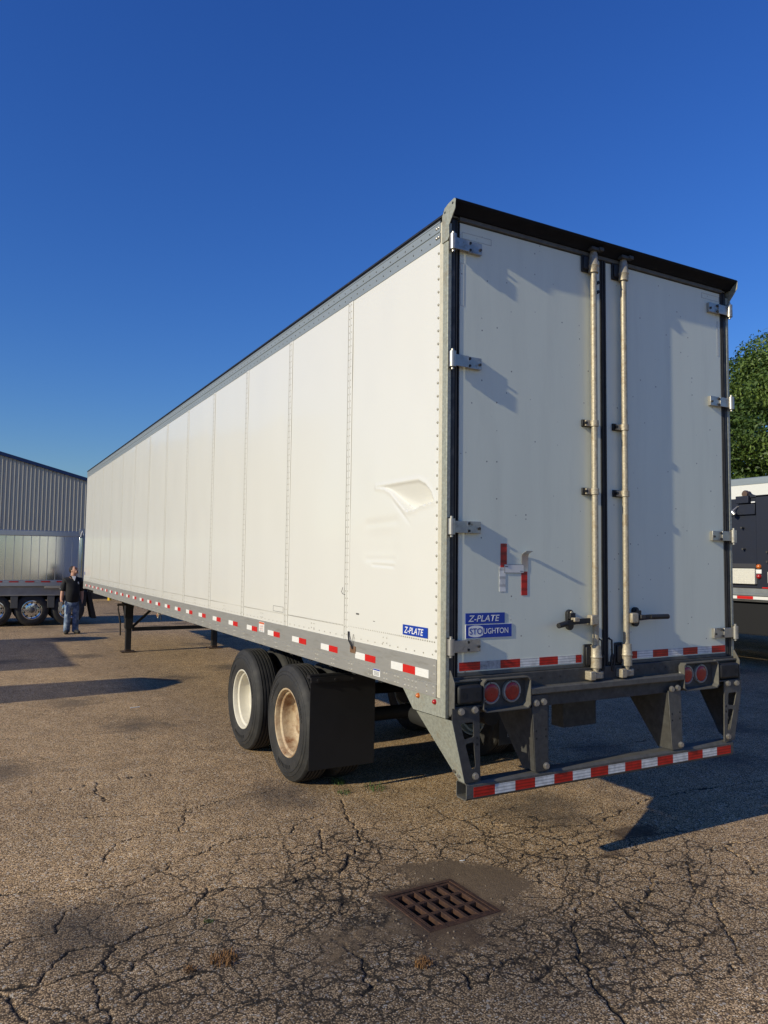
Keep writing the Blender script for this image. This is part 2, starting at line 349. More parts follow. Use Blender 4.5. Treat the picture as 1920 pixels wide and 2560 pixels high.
    def seg(a, b, wd):
        nonlocal crack
        m = .05
        ix = slice(*np.searchsorted(xs, [min(a[0], b[0])-m, max(a[0], b[0])+m])); iy = slice(*np.searchsorted(ys, [min(a[1], b[1])-m, max(a[1], b[1])+m]))
        if ix.start >= ix.stop or iy.start >= iy.stop: return
        x = X[iy, ix] + (fbm(X[iy, ix]*14, Y[iy, ix]*14, 3, 51)-.5)*.075; y = Y[iy, ix] + (fbm(X[iy, ix]*14, Y[iy, ix]*14, 3, 61)-.5)*.075
        dx, dy = b[0]-a[0], b[1]-a[1]; t = np.clip(((x-a[0])*dx+(y-a[1])*dy)/(dx*dx+dy*dy), 0, 1)
        d = np.hypot(x-a[0]-t*dx, y-a[1]-t*dy)
        ww = np.maximum(wd*1.2*(.40+1.0*fbm(x*7, y*7, 2, 71)), .0056)
        crack[iy, ix] = np.maximum(crack[iy, ix], np.clip(1.3-d/ww, 0, 1))
    for pts, wd in lines:
        for a, b in zip(pts[:-1], pts[1:]): seg(a, b, wd)
    # drain frame of reference
    ca, sa = math.cos(DR['a']), math.sin(DR['a'])
    U = (X-DR['c'][0])*ca+(Y-DR['c'][1])*sa; V = -(X-DR['c'][0])*sa+(Y-DR['c'][1])*ca; dd = np.maximum(np.abs(U), np.abs(V))
    silt = np.clip(1.6*blob(.23, .30, .32, .17, -.7)+1.4*blob(.38, .06, .17, .24)+.62*blob(-.75, -.12, .22, .14)+.35*blob(-.33, -.25, .30, .2)+.3*blob(-.9, -.35, .25, .12)+.35*blob(-.05, -.5, .3, .2)+.55*np.exp(-np.maximum(dd-.235, 0)/.09), 0, 1.2)
    silt = np.clip((silt+(fbm(X*7, Y*7, 4, 81)-.5)*.9+(fbm(X*60, Y*60, 2, 83)-.5)*.7-.26)*1.8, 0, .94)*near
    crack *= (1-.85*silt*(fbm(X*6, Y*6, 2, 91) < .56))
    # loss of surface in the worst zone
    pot = np.clip((zone-.85)*1.6+(fbm(X*8, Y*8, 3, 101)-.66)*3.6, 0, 1)*.8*np.clip(zone*1.1, 0, 1)
    cellz = (c1-.5)*.005*np.clip(zone*1.4-.15, 0, 1)
    z = z + cellz - crack*.009 - pot*.008 - .010*np.exp(-np.maximum(dd-.235, 0)/.10) + (fbm(X*40, Y*40, 2, 111)-.5)*.0016*near
    stain = np.clip((blob(1.75, .32, .16, .10)+blob(1.35, .05, .12, .08)+blob(1.9, .25, .30, .1, .2)*.8+1.0*np.exp(-np.maximum(dd-.235, 0)/.07)+.5*blob(-.15, -.42, .3, .16)+.45*blob(-.55, .15, .2, .35)+(fbm(X*9, Y*9, 3, 121)-.5)*.8-.40)*2.2, 0, 1)*near
    wear = np.clip((1.25*blob(-.55, -.55, 1.9, .95, -.15)+.4*blob(-1.9, .55, .9, .5)+(fbm(X*1.6, Y*1.6, 4, 131)-.5)*.9-.18)*1.25, 0, 1)*near
    verts = np.stack([X, Y, z], -1).reshape(-1, 3)
    idx = np.arange(nx*ny).reshape(ny, nx)
    q = np.stack([idx[:-1, :-1], idx[:-1, 1:], idx[1:, 1:], idx[1:, :-1]], -1)
    ddc = (dd[:-1, :-1]+dd[1:, 1:])/2
    q = q.reshape(-1, 4)[ddc.reshape(-1) > DR['h']]
    me = bpy.data.meshes.new('asphalt_ground'); me.vertices.add(len(verts)); me.vertices.foreach_set('co', verts.ravel())
    nq = len(q); me.loops.add(nq*4); me.loops.foreach_set('vertex_index', q.ravel().astype(np.int32))
    me.polygons.add(nq); me.polygons.foreach_set('loop_start', np.arange(0, nq*4, 4, dtype=np.int32))
    me.update(calc_edges=True)
    for nm, a in (('crack', np.clip(crack+pot*.75, 0, 1)), ('silt', silt), ('oil', stain), ('wear', wear), ('zone', np.clip(zone, 0, 1)), ('broad', broad)):
        at = me.attributes.new(nm, 'FLOAT', 'POINT'); at.data.foreach_set('value', a.ravel().astype(np.float32))
    me.shade_smooth()
    o = bpy.data.objects.new('asphalt_ground', me); COL.objects.link(o); o['kind'] = 'structure'
    o['label'] = 'cracked weathered asphalt yard of the truck lot'
    me.materials.append(asphalt()); return o
def asphalt():
    m = bpy.data.materials.new('aged_asphalt'); m.use_nodes = True; t, N, L = nodes(m); b = N['Principled BSDF']
    b.inputs['Roughness'].default_value = .88; b.inputs['Specular IOR Level'].default_value = .3
    tc = N.new('ShaderNodeTexCoord')
    def vor(sc, feat='F1'):
        v = N.new('ShaderNodeTexVoronoi'); v.inputs['Scale'].default_value = sc; v.feature = feat; v.voronoi_dimensions = '2D'; L.new(tc.outputs['Object'], v.inputs['Vector']); return v
    def noi(sc, det=5, ro=.6):
        v = N.new('ShaderNodeTexNoise'); v.inputs['Scale'].default_value = sc; v.inputs['Detail'].default_value = det; v.inputs['Roughness'].default_value = ro; L.new(tc.outputs['Object'], v.inputs['Vector']); return v
    def ramp(src, stops):
        r = N.new('ShaderNodeValToRGB'); e = r.color_ramp.elements
        e[0].position, e[0].color = stops[0][0], (*stops[0][1], 1); e[1].position, e[1].color = stops[-1][0], (*stops[-1][1], 1)
        for p, c in stops[1:-1]: k = e.new(p); k.color = (*c, 1)
        L.new(src, r.inputs[0]); return r.outputs[0]
    def mix(f, a, bb, mode='MIX', fv=None):
        x = N.new('ShaderNodeMix'); x.data_type = 'RGBA'; x.blend_type = mode
        if fv is not None: x.inputs['Factor'].default_value = fv
        else: L.new(f, x.inputs['Factor'])
        for k, v in (('A', a), ('B', bb)):
            if isinstance(v, tuple): x.inputs[k].default_value = (*v, 1)
            else: L.new(v, x.inputs[k])
        return x.outputs['Result']
    def mr(src, a, bb, c=0., d=1.):
        x = N.new('ShaderNodeMapRange'); x.inputs['From Min'].default_value = a; x.inputs['From Max'].default_value = bb; x.inputs['To Min'].default_value = c; x.inputs['To Max'].default_value = d; L.new(src, x.inputs[0]); return x.outputs[0]
    v1 = vor(112); s1 = N.new('ShaderNodeSeparateColor'); L.new(v1.outputs['Color'], s1.inputs[0])
    stones = ramp(s1.outputs[0], [(0, (.13, .090, .052)), (.22, (.26, .175, .090)), (.45, (.57, .385, .195)), (.7, (.80, .55, .29)), (.9, (.93, .68, .40)), (1, (.95, .86, .68))])
    # binder between the stones
    binder = mr(v1.outputs['Distance'], .0035, .0075)
    col = mix(mr(v1.outputs['Distance'], .30, .62), stones, (.115, .077, .046))
    v2 = vor(34); s2 = N.new('ShaderNodeSeparateColor'); L.new(v2.outputs['Color'], s2.inputs[0])
    big = N.new('ShaderNodeMath'); big.operation = 'MULTIPLY'; L.new(mr(s2.outputs[1], .80, .83), big.inputs[0]); L.new(mr(v2.outputs['Distance'], .34, .22), big.inputs[1])
    col = mix(big.outputs[0], col, ramp(s2.outputs[2], [(0, (.30, .20, .14)), (.5, (.42, .34, .25)), (1, (.62, .55, .44))]))
    n1 = noi(.55, 6, .65); n2 = noi(4.5, 5, .6); n3 = noi(.09, 4, .5)
    col = mix(None, col, ramp(n1.outputs['Fac'], [(.28, (.80, .79, .79)), (.5, (1, 1, 1)), (.72, (1.14, 1.11, 1.06))]), 'MULTIPLY', 1)
    col = mix(None, col, ramp(n2.outputs['Fac'], [(.3, (.80, .79, .78)), (.7, (1.14, 1.13, 1.12))]), 'MULTIPLY', 1)
    col = mix(None, col, ramp(n3.outputs['Fac'], [(.35, (.88, .87, .87)), (.65, (1.1, 1.08, 1.05))]), 'MULTIPLY', 1)
    nd = noi(.8, 3, .5)
    def attr(nm):
        a = N.new('ShaderNodeAttribute'); a.attribute_name = nm; return a.outputs['Fac']
    spots = N.new('ShaderNodeTexVoronoi'); spots.inputs['Scale'].default_value = .42; spots.voronoi_dimensions = '2D'
    wv = N.new('ShaderNodeVectorMath'); wv.operation = 'ADD'; L.new(tc.outputs['Object'], wv.inputs[0]); nv = noi(3, 4); L.new(nv.outputs['Color'], wv.inputs[1]); L.new(wv.outputs[0], spots.inputs['Vector'])
    col = mix(mr(spots.outputs['Distance'], .22, .05, 0, .6), col, (.05, .042, .036))
    def attr(nm):
        a = N.new('ShaderNodeAttribute'); a.attribute_name = nm; return a.outputs['Fac']
    ns = noi(220, 3, .7)
    col = mix(mr(attr('wear'), 0, 1, 0, 1), col, mix(None, col, (.43, .465, .54), 'MULTIPLY', 1))
    # hairline alligator cracking: flat dirt-filled lines
    wn = noi(7, 4, .6); wa = N.new('ShaderNodeVectorMath'); wa.operation = 'SCALE'; wa.inputs['Scale'].default_value = .16; L.new(wn.outputs['Color'], wa.inputs[0])
    wn2 = noi(45, 3, .6); wb = N.new('ShaderNodeVectorMath'); wb.operation = 'SCALE'; wb.inputs['Scale'].default_value = .012; L.new(wn2.outputs['Color'], wb.inputs[0])
    w1_ = N.new('ShaderNodeVectorMath'); w1_.operation = 'ADD'; L.new(tc.outputs['Object'], w1_.inputs[0]); L.new(wa.outputs[0], w1_.inputs[1])
    w2_ = N.new('ShaderNodeVectorMath'); w2_.operation = 'ADD'; L.new(w1_.outputs[0], w2_.inputs[0]); L.new(wb.outputs[0], w2_.inputs[1])
    gn = noi(1.7, 3, .6)
    for sc, at_, wd, lo in ((5.2, 'broad', .046, .36), (8.2, 'zone', .085, .12), (2.4, 'broad', .022, .04)):
        v = vor(sc, 'DISTANCE_TO_EDGE'); L.new(w2_.outputs[0], v.inputs['Vector'])
        wm = N.new('ShaderNodeMath'); wm.operation = 'MULTIPLY'; L.new(v.outputs['Distance'], wm.inputs[0]); L.new(mr(wn2.outputs['Fac'], .35, .65, .6, 1.9), wm.inputs[1]); ln = mr(wm.outputs[0], wd, wd*.45)
        ga = N.new('ShaderNodeMath'); ga.operation = 'ADD'; L.new(attr(at_), ga.inputs[0]); L.new(mr(gn.outputs['Fac'], .3, .7, -.35, .35), ga.inputs[1])
        mu = N.new('ShaderNodeMath'); mu.operation = 'MULTIPLY'; L.new(ln, mu.inputs[0]); L.new(mr(ga.outputs[0], lo, lo+.35, 0, .9), mu.inputs[1])
        col = mix(mu.outputs[0], col, (.014, .011, .008))
    col = mix(attr('silt'), col, ramp(ns.outputs['Fac'], [(.3, (.075, .052, .032)), (.55, (.15, .105, .062)), (.75, (.30, .215, .125))]))
    col = mix(mr(attr('oil'), 0, 1, 0, .8), col, (.075, .048, .029))
    col = mix(mr(attr('crack'), .12, .8, 0, .95), col, (.016, .013, .010))
    L.new(col, b.inputs['Base Color'])
    bp = N.new('ShaderNodeBump'); bp.inputs['Strength'].default_value = .36; bp.inputs['Distance'].default_value = .0035; bp.invert = True
    ad = N.new('ShaderNodeMath'); ad.operation = 'ADD'; L.new(v1.outputs['Distance'], ad.inputs[0])
    m2 = N.new('ShaderNodeMath'); m2.operation = 'MULTIPLY'; m2.inputs[1].default_value = .8; L.new(s1.outputs[1], m2.inputs[0]); L.new(m2.outputs[0], ad.inputs[1])
    L.new(ad.outputs[0], bp.inputs['Height']); L.new(bp.outputs[0], b.inputs['Normal'])
    return m
make_ground()

# ================================================================== THE WHITE TRAILER
W = 2.591; LEN = 16.154
T = thing('semi_trailer', 'large white box trailer with grey rear doors filling the middle of the yard', 'trailer', (W/2, 8, 0))
ZB, ZT = 1.350, 3.911
# seams between the thirteen side panels
YS = [.10] + [1.348+1.2193*k for k in range(12)] + [LEN-.05]
def dent(y, z):
    d = np.zeros_like(y)
    def inside(poly):
        n = len(poly); c = np.zeros(y.shape, bool); sd = np.full(y.shape, 9.)
        for i in range(n):
            (a, b), (p, q) = poly[i], poly[(i+1) % n]
            cond = ((b > z) != (q > z)); xx = (p-a)*(z-b)/(q-b+1e-12)+a
            c ^= cond & (y < xx)
            t = np.clip(((y-a)*(p-a)+(z-b)*(q-b))/((p-a)**2+(q-b)**2), 0, 1)
            sd = np.minimum(sd, np.hypot(y-a-t*(p-a), z-b-t*(q-b)))
        return c, sd
    P = [(.90, 2.447), (.70, 2.449), (.509, 2.452), (.34, 2.45), (.26, 2.42), (.19, 2.365), (.155, 2.306), (.25, 2.292), (.333, 2.283), (.40, 2.264), (.446, 2.258), (.50, 2.268), (.577, 2.317), (.64, 2.36), (.70, 2.40), (.78, 2.43)]
    c, sd = inside(P)
    tz = np.clip((2.452-z)/.17, 0, 1); edge = np.clip(sd/.014, 0, 1); edge = edge*edge*(3-2*edge)
    d += np.where(c, edge*(.004+.058*tz), 0)
    d += np.where(c, 0, -.004*np.exp(-(sd/.02)**2))
    def crease(y0, y1, z0, z1, wd, dp):
        t = np.clip((y-y0)/(y1-y0), 0, 1); dz = z-(z0+(z1-z0)*t); e = np.clip(np.minimum(t, 1-t)*8, 0, 1)
        return dp*e*np.exp(-(dz/wd)**2)
    d += crease(1.10, .56, 2.192, 2.205, .030, .0035) + crease(1.09, .60, 1.945, 1.944, .020, .0028) + crease(.98, .62, 1.909, 1.899, .008, .0045)
    d += .006*np.exp(-(((y-.84)/.26)**2)**2-(((z-2.06)/.11)**2)**2)
    u = np.clip((.70-y)/.28, 0, 1); zc = 2.36-.20*u; d += .0035*np.exp(-((z-zc+.0)/.012)**2)*np.where((y < .70) & (y > .42), 1, 0)*np.sin(np.pi*u)
    d += (fbm(y*2.2, z*1.6, 2, 200)-.5)*.010
    return d
for k in range(13):
    a, b = YS[k], YS[k+1]
    if k == 0:
        ny_, nz_ = 150, 300; yy = np.linspace(a, b, ny_); z_ = np.linspace(ZB, ZT, nz_); Yg, Zg = np.meshgrid(yy, z_)
        Xg = dent(Yg, Zg)*np.clip(np.minimum.reduce([(Yg-a)/.05, (b-Yg)/.05, (Zg-ZB)/.05, (ZT-Zg)/.05]), 0, 1)
    else:
        ny_, nz_ = 14, 28; yy = np.linspace(a, b, ny_); z_ = np.linspace(ZB, ZT, nz_); Yg, Zg = np.meshgrid(yy, z_)
        Xg = (fbm(Yg*2.0+k, Zg*1.3, 2, 200+k)-.5)*.008*np.clip(np.minimum.reduce([(Yg-a)/.1, (b-Yg)/.1, (Zg-ZB)/.1, (ZT-Zg)/.1]), 0, 1)
    mb = MB(); idx = np.arange(ny_*nz_).reshape(nz_, ny_)
    mb.v = list(map(tuple, np.stack([Xg, Yg, Zg], -1).reshape(-1, 3)))
    mb.f = list(map(tuple, np.stack([idx[:-1, :-1], idx[1:, :-1], idx[1:, 1:], idx[:-1, 1:]], -1).reshape(-1, 4)))
    n0 = len(mb.v)
    bk = .012 if k else .12
    mb.add([(bk, a, ZB), (bk, b, ZB), (bk, b, ZT), (bk, a, ZT)], [(0, 1, 2, 3)])
    o = mb.build('side_panel', WHITE, T, smooth=60)
    if k == 0: o['label'] = 'rearmost white side panel with a deep dent and creases'
def rivets(name, pts, nrm, r, h, material, parent=T):
    mb = MB()
    for p in pts: mb.rivet(p, nrm, r, h)
    return mb.build(name, material, parent, kind='stuff', smooth=60)
SEAL = mat('grey_sealant', (.33, .31, .26), .7, var=.2, vscale=30)
RIVW = mat('white_rivet_paint', (.38, .36, .30), .45, var=.15, vscale=40)
pts = []
for k in range(1, 13):
    y = YS[k]
    MB().prism([(-.004, y-.028), (-.004, y+.028), (-.001, y+.036), (.004, y+.036), (.004, y-.036), (-.001, y-.036)], 'z', ZB+.002, ZT-.002).build('seam_strip', WHITE, T, smooth=0)
    MB().box(-.0022, .003, y-.0405, y-.0365, ZB+.002, ZT-.002).box(-.0022, .003, y+.0365, y+.0405, ZB+.002, ZT-.002).box(-.0046, -.0042, y-.0015, y+.0015, ZB+.002, ZT-.002).build('seam_sealant', SEAL, T, smooth=0)
    for j in range(48):
        z = ZB+.04+j*.053
        pts += [(-.0042, y-.017, z), (-.0042, y+.017, z)]
rivets('seam_rivets', pts, (-1, 0, 0), .0055, .0035, RIVW)
pts = []
y = .14
while y < LEN-.1:
    pts += [(-.0015, y, 1.451), (-.0015, y+.0265, 1.451)]
    y += .053
y = .16
while y < LEN-.1: pts.append((-.0015, y, 1.375)); y += .105
pts += [(-.0015, YS[k]-.62+d, z) for k in range(1, 14) for d in (0, .05) for z in (1.42, 1.385)]
rivets('lower_panel_rivets', pts, (-1, 0, 0), .0055, .0035, RIVW)
rivets('rear_edge_rivets', [(-.002, .123, 1.40+i*.0815) for i in range(31)], (-1, 0, 0), .009, .006, RIVW)
# other walls
B(W-.012, W, .1, LEN-.05, ZB, ZT).build('side_wall', WHITE, T)
B(0, W, LEN-.05, LEN, 1.15, 4.06).build('front_wall', WHITE, T, bev=.015)
B(.02, W-.02, .02, LEN-.02, 4.045, 4.066).build('roof', ALUTOP, T)
# rails
for sx in (0, 1):
    f = (lambda x: x) if sx == 0 else (lambda x: W-x)
    def bx(x0, x1, *r): a, b = sorted((f(x0), f(x1))); return B(a, b, *r)
    tr = MB()
    tr.prism([(f(p), q) for p, q in [(.01, 3.905), (-.004, 3.905), (-.004, 3.969), (-.002, 3.971), (-.002, 3.976), (-.007, 3.978), (-.007, 4.030), (-.010, 4.031), (-.010, 4.040), (.01, 4.040)]], 'y', .098, LEN-.012)
    tr.build('top_rail', ALUTOP, T, smooth=0)
    bx(-.004, .03, .1, LEN-.01, 4.041, 4.056).build('roof_edge_shade', BLKM, T); bx(-.012, .04, .06, LEN-.005, 4.057, 4.070).build('roof_edge', BLKM, T)  # black strip stands in for the shadow below the roof edge
    br = MB()
    br.prism([(f(p), q) for p, q in [(.012, 1.349), (-.006, 1.349), (-.006, 1.207), (-.003, 1.205), (-.003, 1.202), (-.010, 1.200), (-.010, 1.127), (.012, 1.127)]], 'y', .108, 14.35)
    br.prism([(f(p), q) for p, q in [(.012, 1.349), (-.006, 1.349), (-.006, 1.207), (-.003, 1.205), (-.003, 1.202), (-.010, 1.200), (-.010, 1.178), (.012, 1.178)]], 'y', 14.351, LEN-.02)
    rail = br.build('bottom_rail', ALU, T, smooth=0)
    if sx == 0:
        pts = []; y = .93
        while y < 14.2:
            pts += [(-.010, y+d, z) for d in (0, .042) for z in (1.182, 1.145)]; y += .305
        pts += [(-.010, yy, z) for yy in (.135, .21, .335, .38, .425, .47, .56, .60, .71, .745) for z in (1.185, 1.148)] + [(-.006, .135, 1.31), (-.006, .135, 1.26)]
        rivets('rail_rivets', pts, (-1, 0, 0), .009, .005, mat('rail_rivet', (.42, .40, .35), .6, .2, var=.3, vscale=30), T)
        rp = []; y = .22
        while y < LEN-.2:
            rp += [(-.004, y, 3.937), (-.007, y, 4.0)]; y += .102
        rivets('top_rail_rivets', rp, (-1, 0, 0), .006, .004, DARKF, T)
        rivets('top_rail_bolts', [(-.0075, yy, z) for yy in (.118, .142) for z in (3.945, 4.005)], (-1, 0, 0), .011, .007, STAIN, T)
        y = .876; n = 0
        while y < LEN-.35:
            B(-.0078, -.0062, y, y+.155, 1.233, 1.279).build('red_tape', TRS, rail, smooth=0)
            B(-.0078, -.0062, y+.156, y+.308, 1.233, 1.279).build('white_tape', TWS, rail, smooth=0)
            y += .6065; n += 1
        B(-.0078, -.0062, .193, .349, 1.228, 1.278).build('white_tape', TWS, rail, smooth=0)
        B(-.0078, -.0062, .350, .503, 1.228, 1.278).build('red_tape', TRS, rail, smooth=0)
        B(-.0078, -.0062, .504, .657, 1.228, 1.278).build('white_tape', TWS, rail, smooth=0)
# stickers and decals on the side
st = B(-.0112, -.0102, .80, .90, 1.150, 1.198).build('sticker', DECW, T, smooth=0)
B(-.0120, -.0113, .803, .897, 1.188, 1.197).build('sticker_band', BLUE, st, smooth=0)
for i in range(5): B(-.0120, -.0113, .812, .888, 1.156+i*.006, 1.1585+i*.006).build('print_line', INK, st, smooth=0)
st = B(-.0078, -.0065, 3.10, 3.25, 1.245, 1.338).build('warning_sticker', DECW, T, smooth=0)
B(-.0086, -.0079, 3.104, 3.246, 1.318, 1.336).build('sticker_band', ORNG, st, smooth=0)
for i in range(6): B(-.0086, -.0079, 3.12, 3.23, 1.252+i*.0105, 1.2555+i*.0105).build('print_line', ORNG if i % 2 else INK, st, smooth=0)
for a in ((2.634, 2.637, 1.462, 1.512), (2.884, 2.887, 1.462, 1.512), (2.637, 2.884, 1.509, 1.512), (2.637, 2.884, 1.462, 1.465)):
    B(-.0030, -.0018, *a).build('label_outline', INK, T, smooth=0)
B(-.0028, -.0010, 1.14, 1.20, 1.545, 1.556).build('scuff', SCUFF, T, smooth=0)
B(-.0026, -.0010, .90, .925, 1.515, 1.519).build('scuff', SCUFF, T, smooth=0)
dc = B(-.0045, -.0030, .214, .514, 1.465, 1.529).build('side_decal', BLUE, T, smooth=0)
text_mesh('lettering', 'Z-PLATE', DECW, dc, (-.0052, .495, 1.477), (0, -1, 0), (0, 0, 1), .040, .235, .008, .22)
B(-.003, -.0012, 15.93, 16.03, 1.50, 1.57).build('front_decal', BLUE, T, smooth=0)
# hook and cord at the first seam
hk = B(-.012, -.0065, 1.175, 1.262, 1.266, 1.315).build('hook_plate', mat('rusty_plate', (.24, .13, .07), .7, .2, var=.4, vscale=30), T, bev=.002)
MB().tube([(-.014, 1.215, 1.295), (-.022, 1.225, 1.325), (-.020, 1.262, 1.35), (-.014, 1.285, 1.385), (-.012, 1.290, 1.415)], .0065, 6).build('cord', BLKM, hk)
MB().tube([(-.012, 1.205, 1.30), (-.013, 1.215, 1.36), (-.010, 1.214, 1.40)], .0022, 5).build('wire', BLKM, hk)
MB().tube([(-.006, 1.37, 1.68), (-.012, 1.40, 1.685), (-.016, 1.41, 1.70), (-.012, 1.395, 1.735)], .002, 5).build('loose_wire', SCUFF, T)

# ---- rear frame
for sx in (0, 1):
    f = (lambda x: x) if sx == 0 else (lambda x: W-x)
    def bx(x0, x1, *r): a, b = sorted((f(x0), f(x1))); return B(a, b, *r)
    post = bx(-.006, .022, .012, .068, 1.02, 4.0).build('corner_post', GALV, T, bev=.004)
    bx(-.004, .02, .069, .106, 1.128, 4.03).build('post_trim', TRIMW, T, bev=.002)
    d = MB(); a, b = sorted((f(.0225), f(.050))); d.box(a, b, .014, .06, 1.22, 4.03); a, b = sorted((f(.0505), f(.072))); d.box(a, b, .020, .06, 1.22, 4.03)
    d.build('door_frame', DARKF, T, bev=.003)
    mb = MB(); mb.tube([(f(.061), .022, 1.24), (f(.061), .022, 4.03)], .008, 8); mb.build('door_seal', BLK, T)
    # end plate of the header
    mb = MB(); mb.prism([(.072, 3.885), (.072, 4.055), (.045, 4.098), (.005, 4.112), (-.058, 4.121), (-.072, 4.113), (-.068, 4.055), (-.048, 4.03), (-.002, 3.975), (-.004, 3.905), (.01, 3.885)], 'x', *sorted((f(-.0125), f(-.0065))))
    pl = mb.build('header_end_plate', GALV, T, bev=.002)
    hl = MB()
    for yy, zz in ((-.045, 4.095), (.04, 4.068)): hl.cyl((f(-.0135), yy, zz), (f(-.0105), yy, zz), .008, n=10)
    hl.build('bolt_hole', BLKM, pl)
MB().prism([(.07, 4.046), (.07, 4.09), (0, 4.112), (-.065, 4.120), (-.072, 4.112), (-.066, 4.100), (-.035, 4.082), (-.014, 4.062), (-.006, 4.052), (.02, 4.052)], 'x', -.006, W+.006).build('header', mat('header_shade_black', (.011, .012, .015), .6, var=.3, vscale=6, spec=.12), T, smooth=20)  # near-black colour carries the shade of the downward-facing header
B(.075, W-.075, .004, .05, 4.026, 4.0515).build('header_lip', GALVB, T, bev=.002)

# ---- doors
def door(x0, x1, label):
    d = B(x0, x1, .02, .06, 1.278, 4.022).build('door', DOORW, T, bev=.004, label=label)
    tr = MB(); tr.box(x0, x1, .0165, .055, 1.256, 1.2775); tr.build('bottom_trim', GALVB, d, bev=.002)
    e = MB()
    for a, b in ((x0-.006, x0-.0005), (x1+.0005, x1+.006)): e.box(a, b, .017, .055, 1.258, 4.02)
    e.build('edge_trim', GALVD, d); return d
DL = door(.084, 1.252, 'left rear door with blue decals and an H of red and white tape')
DRR = door(1.306, 2.508, 'right rear door')
MB().box(1.259, 1.299, .022, .06, 1.25, 4.03).tube([(1.268, .016, 1.255), (1.268, .016, 4.025)], .009, 8).tube([(1.290, .016, 1.255), (1.290, .016, 4.025)], .009, 8).build('centre_seal', BLK, T)
def hinge(d, z, side):
    f = (lambda x: x) if side == 0 else (lambda x: W-x)
    def bx(m, x0, x1, *r): a, b = sorted((f(x0), f(x1))); m.box(a, b, *r)
    m = MB(); bx(m, .03, .135, -.012, -.006, z-.036, z+.036); bx(m, .135, .236, -.004, .0195, z-.036, z+.036); bx(m, .130, .1355, -.0125, .003, z-.036, z+.036)
    h = m.build('hinge', STAIN, d, bev=.002)
    p = MB(); p.cyl((f(.014), -.014, z-.047), (f(.014), -.014, z+.047), .0215, n=20); p.cyl((f(.014), -.014, z-.062), (f(.014), -.014, z+.062), .009, n=10)
    p.build('hinge_pin', STAIN, d)
    k = MB(); bx(k, -.008, .022, -.006, .0, z-.055, z+.055); k.build('hinge_bracket', GALVD, d)
    for xx, zz in ((.145, .022), (.145, -.022), (.222, -.006)): MB().cyl((f(xx), -.004, z+zz), (f(xx), -.013, z+zz), .0085, n=6).build('hinge_bolt', DARKF, d)
for z in (3.872, 3.150, 2.144, 1.437): hinge(DL, z, 0)
for z in (3.888, 3.170, 2.152, 1.432): hinge(DRR, z, 1)
